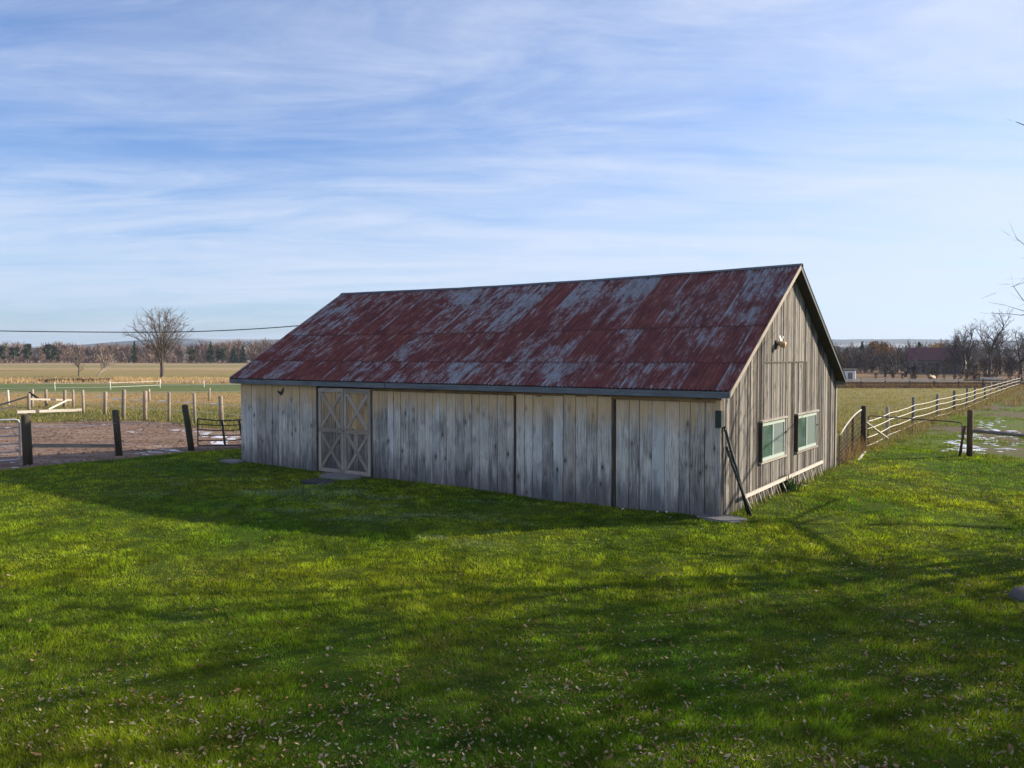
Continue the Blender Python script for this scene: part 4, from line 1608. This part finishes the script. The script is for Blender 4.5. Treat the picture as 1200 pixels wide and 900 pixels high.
# tree(s) standing just off the right edge; twigs of the nearest reach into the view
NEAR = dict(seg=6, trunk=.40, tr=.019, n=(10, 5, 4, 4, 3), ang=.85, len=.60, l1=1.35, lev=5, rt=.010, wmin=.007, rr=.50, col=np.array([.075, .062, .055]), up=.03, wob=.11, start=.2)
bare_tree('bare_tree', (12.95, 14.3, 0), 12.5, NEAR, 'big bare tree at the right edge whose twigs reach into the sky', seed=204, m='bark', spread=1.22)
for k, (x, y, h) in enumerate([(20.5, 12.6, 12), (25.5, 13.6, 13), (17.8, 9.6, 11), (23.8, 11.3, 13)]):
    bare_tree('bare_tree', (x, y, 0), h, NEAR, 'bare yard tree off to the right that shades the lawn', 'bare trees off to the right', 'bark', 210 + k, spread=1.35)


# ------------------------------------------------------------------ far buildings and the pony
fb = empty('far_barn', 'distant barn with dark red roof and pale gable behind the orchard', 'barn', (at(1085.5, 437).x * .99, 160, 0), -.64)
mb = MB()
L_, Wd_, e_, r_ = 9.8, 6.0, 2.7, 5.0
for (lo, hi) in (((-L_ / 2, -Wd_ / 2, 0), (L_ / 2 - .2, -Wd_ / 2 + .2, e_)), ((-L_ / 2, Wd_ / 2 - .2, 0), (L_ / 2 - .2, Wd_ / 2, e_))):
    mb.box(lo, hi)
mb.build('side_wall', M['post_grey'], fb)
for x, m_ in ((L_ / 2 - .2, 'white_wood'), (-L_ / 2, 'post_grey')):
    mb = MB()
    a_ = [(x, -Wd_ / 2, 0), (x, Wd_ / 2, 0), (x, Wd_ / 2, e_), (x, 0, r_ - .1), (x, -Wd_ / 2, e_)]
    b_ = [(q[0] + .2, q[1], q[2]) for q in a_]
    mb.add(a_ + b_, [(4, 3, 2, 1, 0), (5, 6, 7, 8, 9)] + [(i, (i + 1) % 5, (i + 1) % 5 + 5, i + 5) for i in range(5)])
    mb.build('gable_wall', M[m_], fb)
M['far_roof'] = plain('dark_red_roof', (.12, .032, .04), .6, 0, .35, scale=1.2)
mb = MB()
for s in (-1, 1):
    y0, y1 = s * (Wd_ / 2 + .3), 0
    z0, z1 = e_ - .15, r_ + .03
    vs_ = [(-L_ / 2 - .3, y0, z0), (L_ / 2 + .25, y0, z0), (L_ / 2 + .25, y1, z1), (-L_ / 2 - .3, y1, z1)]
    vs_ += [(a_, b_, c_ + .09) for a_, b_, c_ in vs_]
    mb.add(vs_, [(3, 2, 1, 0), (4, 5, 6, 7), (0, 1, 5, 4), (1, 2, 6, 5), (2, 3, 7, 6), (3, 0, 4, 7)])
mb.build('roof', M['far_roof'], fb)
mb = MB(); mb.box((-1.2, -Wd_ / 2 - .03, .0), (.9, -Wd_ / 2 - .004, 2.1)); mb.build('door', M['darkwood'], fb)

sh = empty('shed', 'small white shed showing past the right roof edge of the barn', 'shed', (at(990, 446).x, 112, 0), -.42)
mb = MB(); mb.box((-1.1, -.8, 0), (.85, .8, 1.45)); mb.build('wall', M['white'], sh)
mb = MB()
mb.add([(-1.25, -.95, 1.44), (1.0, -.95, 1.44), (1.0, .95, 1.62), (-1.25, .95, 1.62), (-1.25, -.95, 1.52), (1.0, -.95, 1.52), (1.0, .95, 1.70), (-1.25, .95, 1.70)],
       [(3, 2, 1, 0), (4, 5, 6, 7), (0, 1, 5, 4), (1, 2, 6, 5), (2, 3, 7, 6), (3, 0, 4, 7)])
mb.build('roof', M['post_dark'], sh)
mb = MB(); mb.box((-.1, -.83, .0), (.5, -.803, 1.15)); mb.build('door', M['post_grey'], sh)


def pony(loc, rz):
    V = [(0, 0, .86), (.38, 0, .83), (.72, 0, .92), (.90, 0, 1.06), (1.10, 0, 1.12), (1.32, 0, .92),       # barrel, chest, neck, poll, muzzle
         (-.42, 0, .90), (-.60, 0, .86)]
    E = [(0, 1), (1, 2), (2, 3), (3, 4), (4, 5), (0, 6), (6, 7)]
    Rr = [.26, .24, .16, .12, .10, .055, .25, .17]
    def chain(start, pts, rs):
        prev = start
        for q, r in zip(pts, rs):
            V.append(q); Rr.append(r); E.append((prev, len(V) - 1)); prev = len(V) - 1
    for s in (-1, 1):
        chain(1, [(.46, s * .14, .62), (.45, s * .14, .36), (.45, s * .14, .10), (.49, s * .14, .02)], [.085, .055, .04, .05])
        chain(6, [(-.50, s * .14, .66), (-.44, s * .14, .50), (-.58, s * .14, .34), (-.56, s * .14, .08), (-.52, s * .14, .02)], [.12, .075, .05, .04, .05])
        chain(4, [(1.06, s * .07, 1.24)], [.025])
    me = bpy.data.meshes.new('body')
    me.from_pydata(V, E, [])
    o = bpy.data.objects.new('body', me)
    C.objects.link(o)
    sk = o.modifiers.new('skin', 'SKIN')
    for i, r in enumerate(Rr):
        me.skin_vertices[0].data[i].radius = (r, r)
        me.skin_vertices[0].data[i].use_root = (i == 0)
    o.modifiers.new('sub', 'SUBSURF').levels = 1
    o.modifiers['sub'].render_levels = 1
    me.materials.append(M['horse'])
    root = empty('pony', 'cream tan pony standing behind the far board fence', 'pony', loc, rz)
    o.parent = root
    mb = MB(); mb.tube([(-.68, 0, .95), (-.80, 0, .75), (-.80, 0, .35)], [.04, .07, .03], 7); mb.build('tail', M['mane'], root, True)
    mb = MB(); mb.tube([(.62, 0, 1.06), (.80, 0, 1.18), (1.02, 0, 1.24)], [.03, .05, .04], 6); mb.build('mane', M['mane'], root, True)
    return root


pny = pony(Vector((at(1076, 449).x, 99, 0)), math.radians(226))
pny.scale = (.98, .98, .98)

# boulder at the right edge
bm_v = []
R = np.random.default_rng(77)
import bmesh
bm = bmesh.new()
bmesh.ops.create_icosphere(bm, subdivisions=3, radius=1)
for v in bm.verts:
    n_ = .8 + .4 * float(fbm(v.co.x * 1.3 + v.co.z, v.co.y * 1.3 + 5, 1.0, 3))
    v.co = Vector((v.co.x * .25 * n_, v.co.y * .20 * n_, v.co.z * .15 * n_ + .02))
me = bpy.data.meshes.new('boulder')
bm.to_mesh(me)
bm.free()
me.materials.append(plain('brown_grey_boulder', (.115, .095, .085), .9, var=.55, scale=5))
bo = bpy.data.objects.new('boulder', me)
C.objects.link(bo)
p = at(1206, 709)
bo.location = (p.x, p.y, float(bumps(p.x, p.y)) + .02)
tag(bo, 'grey boulder half sunk in the lawn at the right edge', 'boulder')


# ------------------------------------------------------------------ lawn grass, leaves, weeds
def sample_wedge(n, d0, d1, half=.80):
    """points with density ~1/d^2 in front of the viewpoint"""
    d = d0 * (d1 / d0) ** rng.random(n)
    tx = rng.uniform(-half, half, n)
    return d * tx, d


def keep_lawn(x, y, pad=0.0):
    k = (y < lawn_edge(x) + pad) & ~in_barn(x, y, .03)
    for a, b, r in SLABS:
        k &= (x - a) ** 2 + (y - b) ** 2 > r * r
    return k


def grass(n, d0, d1, half, hmin, hmax, wk, around=False):
    if around:                                        # the rest of the lawn, to the sides
        x, y = rng.uniform(-34, 34, n), rng.uniform(-7, 31, n)
        k = keep_lawn(x, y, .12) & ((np.abs(x) > half * y) | (y < d0))
    else:
        x, y = sample_wedge(n, d0, d1, half)
        k = keep_lawn(x, y, .12)
    x, y = x[k], y[k]
    n = len(x)
    z = bumps(x, y)
    tall = .35 + 1.25 * np.clip(fbm(x, y, 1.3, 4, 21) * 1.6 - .3, 0, 1)
    clump = fbm(x, y, 6.5, 2, 400)
    h = rng.uniform(hmin, hmax, n) * tall * (.45 + 1.1 * clump)
    a = rng.random(n) * 2 * np.pi
    lean = rng.uniform(.15, 1.0, n) * h
    # nap: blades in a patch lean alike
    na = fbm(x, y, .6, 2, 60) * 9
    lx = np.cos(a) * lean + np.cos(na) * h * .35
    ly = np.sin(a) * lean + np.sin(na) * h * .35
    s = rng.random(n) * 2 * np.pi
    wd = wk * np.maximum(np.hypot(x, y) * .9 if around else y, 5.0 if around else 0) * rng.uniform(.6, 1.4, n) * .5
    sx_, sy_ = np.cos(s) * wd, np.sin(s) * wd
    A = np.stack([x - sx_, y - sy_, z - .01], 1)
    B = np.stack([x + sx_, y + sy_, z - .01], 1)
    T = np.stack([x + lx, y + ly, z + h], 1)
    V = np.concatenate([A, B, T])
    i = np.arange(n)
    F = np.stack([i, i + n, i + 2 * n], 1)
    # colour: green to yellow green in patches, a few straw blades, frost where the barn keeps the sun off
    g = np.clip(fbm(x, y, .35, 4, 31) * 1.8 - .45, 0, 1)[:, None]
    fine = np.clip(fbm(x, y, 2.6, 3, 77) * 1.7 - .35, 0, 1)[:, None]
    c = (1 - g) * np.array([.082, .178, .010]) + g * np.array([.27, .32, .012])
    c = c * (.50 + .85 * fine) * rng.uniform(.45, 1.5, (n, 1)) * np.clip(.45 + 1.1 * clump, .5, 1.5)[:, None]
    straw = rng.random(n) < .03 + .20 * np.clip(fbm(x, y, .5, 4, 90) * 2.4 - 1.15 + .02 * np.clip(x, 0, 10), 0, 1)
    c[straw] = np.array([.27, .20, .085]) * rng.uniform(.6, 1.2, (straw.sum(), 1))
    dx, dy = x - B0.x, y - B0.y
    bl = dx * BU.x + dy * BU.y
    bd = -(dx * BN.x + dy * BN.y)
    fr = np.clip((fbm(x * .7, y * 1.6, 1.2, 4, 44) - .56) * 9, 0, 1) * np.clip((bd - .4) / 1.0, 0, 1) * np.clip((5.6 - bd) / 1.2, 0, 1) * np.clip((bl - 1) / 2, 0, 1) * np.clip((14.5 - bl) / 2, 0, 1)
    fr = (fr * .5 * rng.random(n))[:, None]
    c = c * (1 - fr) + np.array([.36, .45, .46]) * fr
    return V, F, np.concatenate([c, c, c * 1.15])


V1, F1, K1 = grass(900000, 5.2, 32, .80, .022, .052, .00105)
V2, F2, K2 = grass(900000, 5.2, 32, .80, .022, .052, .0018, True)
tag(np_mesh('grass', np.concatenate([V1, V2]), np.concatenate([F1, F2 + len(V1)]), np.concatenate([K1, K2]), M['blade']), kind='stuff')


def tufts(name, pts, n_per, hr, rad, cols, wdt, m='dry', kind='stuff', parent=None, label=None, R=None):
    R = R or rng
    pts = np.asarray(pts, float)
    i = np.repeat(np.arange(len(pts)), n_per)
    m_ = len(i)
    ang = R.random(m_) * 2 * np.pi
    rr_ = rad * np.sqrt(R.random(m_))
    base = np.stack([pts[i, 0] + np.cos(ang) * rr_, pts[i, 1] + np.sin(ang) * rr_, pts[i, 2] - .02], 1)
    h = R.uniform(*hr, m_) * R.uniform(.6, 1.2, len(pts))[i]
    a2 = R.random(m_) * 2 * np.pi
    l = h * R.uniform(.05, .6, m_)
    tip = base + np.stack([np.cos(a2) * l, np.sin(a2) * l, h], 1)
    cols = np.array(cols)
    c = cols[R.integers(0, len(cols), m_)] * R.uniform(.65, 1.3, (m_, 1))
    V, F, cc = ribbons(base, tip, np.full(m_, wdt) * R.uniform(.6, 1.4, m_), c, R)
    return V, F, cc


def merge(parts):
    V, F, Cc, o = [], [], [], 0
    for v, f, c in parts:
        V.append(v); F.append(f + o); Cc.append(c); o += len(v)
    return np.concatenate(V), np.concatenate(F), np.concatenate(Cc)


GRN = [(.06, .11, .016), (.10, .15, .02), (.08, .12, .03)]
TAN = [(.34, .25, .13), (.28, .19, .10), (.22, .16, .08), (.40, .30, .17)]
OLV = [(.21, .20, .065), (.27, .23, .095), (.16, .175, .05)]
parts = []
# dry weeds along the white rail fence and the wire panel
q = []
for a_, b_ in zip(FP[:-1], FP[1:]):
    L_ = (b_ - a_).length
    for k in range(int(L_ * 7)):
        s = random.random()
        p = a_.lerp(b_, s) + Vector((random.gauss(.25, .45), random.gauss(0, .3), 0))
        q.append(p)
parts.append(tufts('', q, 16, (.12, .42), .16, TAN + OLV, .022))
q = [wp0 + d * random.random() + Vector((random.gauss(0, .12), random.gauss(.05, .12), 0)) for k in range(50)]
parts.append(tufts('', q, 22, (.2, .65), .12, [(.26, .17, .10), (.20, .12, .08), (.32, .24, .13)], .014))
# dry growth at the end of the lane and before the far board fence
q = [(random.uniform(34, 66), random.uniform(55, 84), 0) for k in range(900)]
q = [p for p in q if p[0] > np.interp(p[1], [f.y for f in FP], [f.x for f in FP]) + .3]
parts.append(tufts('', q, 14, (.15, .6), .3, TAN + [(.20, .12, .08)], .03))
q = [(random.uniform(28, 68), random.uniform(86.5, 93), 0) for k in range(1500)]
parts.append(tufts('', q, 12, (.22, .58), .3, [(.20, .13, .08), (.26, .175, .11), (.14, .095, .065)], .045))
# reeds and ditch edge in the left field
q = [(random.uniform(-95, -20), random.uniform(101, 120), 0) for k in range(2600)]
parts.append(tufts('', q, 10, (.2, .55), .4, [(.58, .43, .25), (.50, .36, .20), (.44, .31, .16)], .06))
q = [(random.uniform(-62.5, -53), random.gauss(107, .7), 0) for k in range(260)]
parts.append(tufts('', q, 10, (.25, .55), .4, [(.07, .05, .04), (.09, .065, .05)], .06))
# rough grass on the far side of the yard
q = []
for k in range(2200):
    x = random.uniform(-45, -9)
    y0 = np.interp(x, [-45, -32, -25, -20.5, -17.8, -15.2, -12.4, -9], [39.6, 40.2, 41.4, 43.0, 41.8, 39.2, 36.6, 35])
    q.append((x, y0 + abs(random.gauss(0, 6)) - .3, 0))
parts.append(tufts('', q, 16, (.05, .20), .28, [(.15, .18, .04), (.12, .155, .038), (.26, .22, .09), (.36, .27, .12)], .03))
q = [(random.uniform(-60, -8), random.uniform(50, 76), 0) for k in range(3000)]
parts.append(tufts('', q, 10, (.05, .13), .35, [(.44, .32, .15), (.38, .28, .13), (.30, .27, .10)], .035))
V, F, c = merge(parts)
tag(np_mesh('dry_grass', V, F, c, M['dry']), kind='stuff')
parts = []
q = []
for k in range(3600):
    y = 28 + 58 * random.random() ** 1.3
    x = random.uniform(8, np.interp(y, [f.y for f in FP], [f.x for f in FP]) - .2) if y > 30 else random.uniform(9.5, 13)
    q.append((x, y, 0))
parts.append(tufts('', q, 10, (.06, .2), .3, OLV + [(.22, .18, .08)], .03))
q = []
for k in range(2400):
    y = 26.5 + 45 * random.random() ** 1.6
    x = np.interp(y, [f.y for f in FP], [f.x for f in FP]) + (.3 + abs(random.gauss(0, 4.5)) if random.random() < .7 else random.uniform(0, 20))
    if x > 14.3 and fbm(x, y, .33, 3, 140) > .47:
        q.append((x, y, 0))
parts.append(tufts('', q, 16, (.04, .15), .22, [(.12, .17, .02), (.09, .14, .02), (.15, .18, .03)], .022))
V, F, c = merge(parts)
tag(np_mesh('pasture_grass', V, F, c, M['blade']), kind='stuff')

# weeds at the foot of the gable wall
parts = []
q = [barn_pt(BL + random.uniform(.05, .3), random.uniform(.1, 9.3), .02) for k in range(90)]
parts.append(tufts('', q, 14, (.08, .26), .10, GRN + [(.30, .24, .12)], .012))
V, F, c = merge(parts)
tag(np_mesh('weeds', V, F, c, M['blade']), kind='stuff')
wb = empty('weed_clump', 'dark green weed clump growing through the picket panel', 'plant', at(921, 581))
p = wb.location
V, F, c = tufts('', [(0, 0, 0), (.12, .05, 0), (-.08, .1, 0)], 60, (.2, .48), .16, [(.02, .05, .02), (.03, .07, .025)], .035)
np_mesh('foliage', V, F, c, M['blade'], wb)

# fallen leaves
def leaves(n, d0, d1):
    x, y = sample_wedge(n, d0, d1, .95)
    k = keep_lawn(x, y)
    dens = np.clip(fbm(x, y, .22, 3, 200) * 1.5 - .16 + .042 * x + .045 * (9 - y), .10, 1)
    clump = np.clip(fbm(x, y, 1.6, 3, 220) * 1.8 - .35, .25, 1)
    k &= rng.random(n) < dens * clump
    x, y = x[k], y[k]
    n = len(x)
    z = bumps(x, y) + rng.uniform(.012, .034, n)
    L = rng.uniform(.020, .044, n) * np.where(rng.random(n) < .15, 1.6, 1.0)
    W = L * rng.uniform(.35, .7, n)
    a = rng.random(n) * 2 * np.pi
    tl = rng.normal(0, .5, n)
    cu = rng.uniform(-.8, 1.1, n)
    ux = np.stack([np.cos(a), np.sin(a), np.sin(tl)], 1)
    uy = np.stack([-np.sin(a), np.cos(a), rng.normal(0, .35, n)], 1)
    up = np.array([0, 0, 1.0])
    P = np.stack([x, y, z], 1)
    prof = [(-1, 0, 0), (-.45, .75, 1), (.35, .85, 1), (1, 0, .3), (.35, -.85, 1), (-.45, -.75, 1), (0, 0, 0)]
    V = []
    for p_, q_, r_ in prof:
        V.append(P + ux * (L * p_ / 2 * 1.0)[:, None] + uy * (W * q_ / 2)[:, None] + up * (W * r_ * cu * .5)[:, None])
    V = np.concatenate(V)
    i = np.arange(n)
    F = np.concatenate([np.stack([i + a_ * n, i + b_ * n, i + 6 * n], 1) for a_, b_ in ((0, 5), (5, 4), (4, 3), (3, 2), (2, 1), (1, 0))])
    pal = np.array([(.42, .29, .17), (.54, .43, .29), (.34, .20, .10), (.24, .12, .06), (.14, .08, .045), (.33, .27, .21), (.30, .15, .08)])
    pr = np.array([.26, .22, .17, .10, .07, .13, .05])
    c = pal[rng.choice(len(pal), n, p=pr)] * rng.uniform(.7, 1.15, (n, 1)) * .85
    return V, F, np.concatenate([c] * 7)


V, F, c = leaves(62000, 4.2, 27)
tag(np_mesh('fallen_leaves', V, F, c, M['leaf']), kind='stuff')

# old snow: low irregular patches in the lane and the yard
mb = MB()
def snow_patch(cx, cy, lx, ly, h=.03):
    n = 22
    R_ = random.uniform(0, 50)
    ring = []
    for k in range(n):
        a_ = 2 * math.pi * k / n
        s = .55 + .9 * float(fbm(math.cos(a_) * 1.1 + R_, math.sin(a_) * 1.1, 1.2, 3))
        ring.append((math.cos(a_) * lx * s, math.sin(a_) * ly * s))
    vs_ = [(cx + a_, cy + b_, .006) for a_, b_ in ring] + [(cx + a_ * .72, cy + b_ * .72, h) for a_, b_ in ring] + [(cx, cy, h * 1.1)]
    fs = [(k, (k + 1) % n, (k + 1) % n + n, k + n) for k in range(n)] + [(k + n, (k + 1) % n + n, 2 * n) for k in range(n)]
    mb.add(vs_, fs)


for px, py, lx, ly in [(1118, 519, .55, .45), (1131, 525, .7, .4), (1146, 512, .55, .5), (1141, 525, .5, .3), (1112, 526, .3, .2), (1163, 517, .6, .3), (1150, 528, .45, .22), (1185, 508, .6, .35), (1190, 519, .35, .2), (1128, 512, .3, .3), (1160, 505, .4, .4), (1176, 525, .4, .2),
                       (1155, 497, .4, .5), (1170, 494, .3, .4)]:
    for j in range(8):
        p = at(px + random.gauss(0, 5), py + random.gauss(0, 2.4))
        snow_patch(p.x, p.y, lx * random.uniform(.10, .45), ly * random.uniform(.15, .6), .015)
for px, py, lx, ly in [(250, 512, 1.6, .8), (262, 516, 1.3, .9), (240, 508, 1.2, .5), (272, 513, .9, .6), (188, 528, 1.3, .25), (170, 530, .8, .2), (215, 505, 1.2, .4), (155, 505, .9, .25), (200, 528, .7, .18), (108, 492, .9, .3), (100, 541, .4, .12), (20, 545, .4, .12)]:
    for j in range(5):
        p = at(px + random.gauss(0, 7), py + random.gauss(0, 2))
        snow_patch(p.x, p.y, lx * random.uniform(.06, .25), ly * random.uniform(.10, .4), .012)
for s in (2.1, 1.3, 1.1, .4):
    p = barn_pt(BL - s, -.10 - random.uniform(0, .08))
    snow_patch(p.x, p.y, random.uniform(.02, .05), .015, float(bumps(p.x, p.y)) + .03)
tag(mb.build('snow', M['snow'], smooth=True), kind='stuff')

# clods and hoof-thrown lumps over the yard
nC = 5200
cy_ = 25 + 18 * rng.random(nC) ** 1.2
cx_ = rng.uniform(-32, -9, nC)
top_ = np.interp(cx_, [-32, -25, -20.5, -17.8, -15.2, -12.4, -9], [40.0, 41.2, 42.8, 41.5, 39.0, 36.4, 34.8])
k = (cy_ > lawn_edge(cx_) + .15) & (cy_ < top_)
cx_, cy_ = cx_[k], cy_[k]
nC = len(cx_)
sz_ = rng.uniform(.03, .11, nC) * (.5 + fbm(cx_, cy_, .6, 3, 300))
tet = np.array([(1, 0, -.2), (-.5, .87, -.2), (-.5, -.87, -.2), (.1, .05, .62)])
rot = rng.random(nC) * 6.28
V = []
for q in tet:
    jx, jy = q[0] + rng.normal(0, .25, nC), q[1] + rng.normal(0, .25, nC)
    V.append(np.stack([cx_ + (jx * np.cos(rot) - jy * np.sin(rot)) * sz_, cy_ + (jx * np.sin(rot) + jy * np.cos(rot)) * sz_, .004 + (q[2] * rng.uniform(.5, 1.1, nC)) * sz_], 1))
V = np.concatenate(V)
i = np.arange(nC)
F = np.concatenate([np.stack([i + a_ * nC, i + b_ * nC, i + c_ * nC], 1) for a_, b_, c_ in ((0, 1, 3), (1, 2, 3), (2, 0, 3))])
tag(np_mesh('dirt_clods', V, F, None, M['dirt']), kind='stuff')

# ------------------------------------------------------------------ the air
HAZE = 0.00015
mh = bpy.data.materials.new('haze')
mh.use_nodes = True
t = NT(mh.node_tree)
pv = t.n('ShaderNodeVolumePrincipled')
pv.inputs['Color'].default_value = (.66, .80, 1.0, 1)
pv.inputs['Density'].default_value = HAZE
pv.inputs['Anisotropy'].default_value = .2
ov = t.n('ShaderNodeOutputMaterial')
t.t.links.new(pv.outputs[0], ov.inputs['Volume'])
mb = MB()
mb.box((-5600, -500, -2.2), (5600, 5600, 130))
hz = mb.build('haze', mh)
tag(hz, kind='stuff')
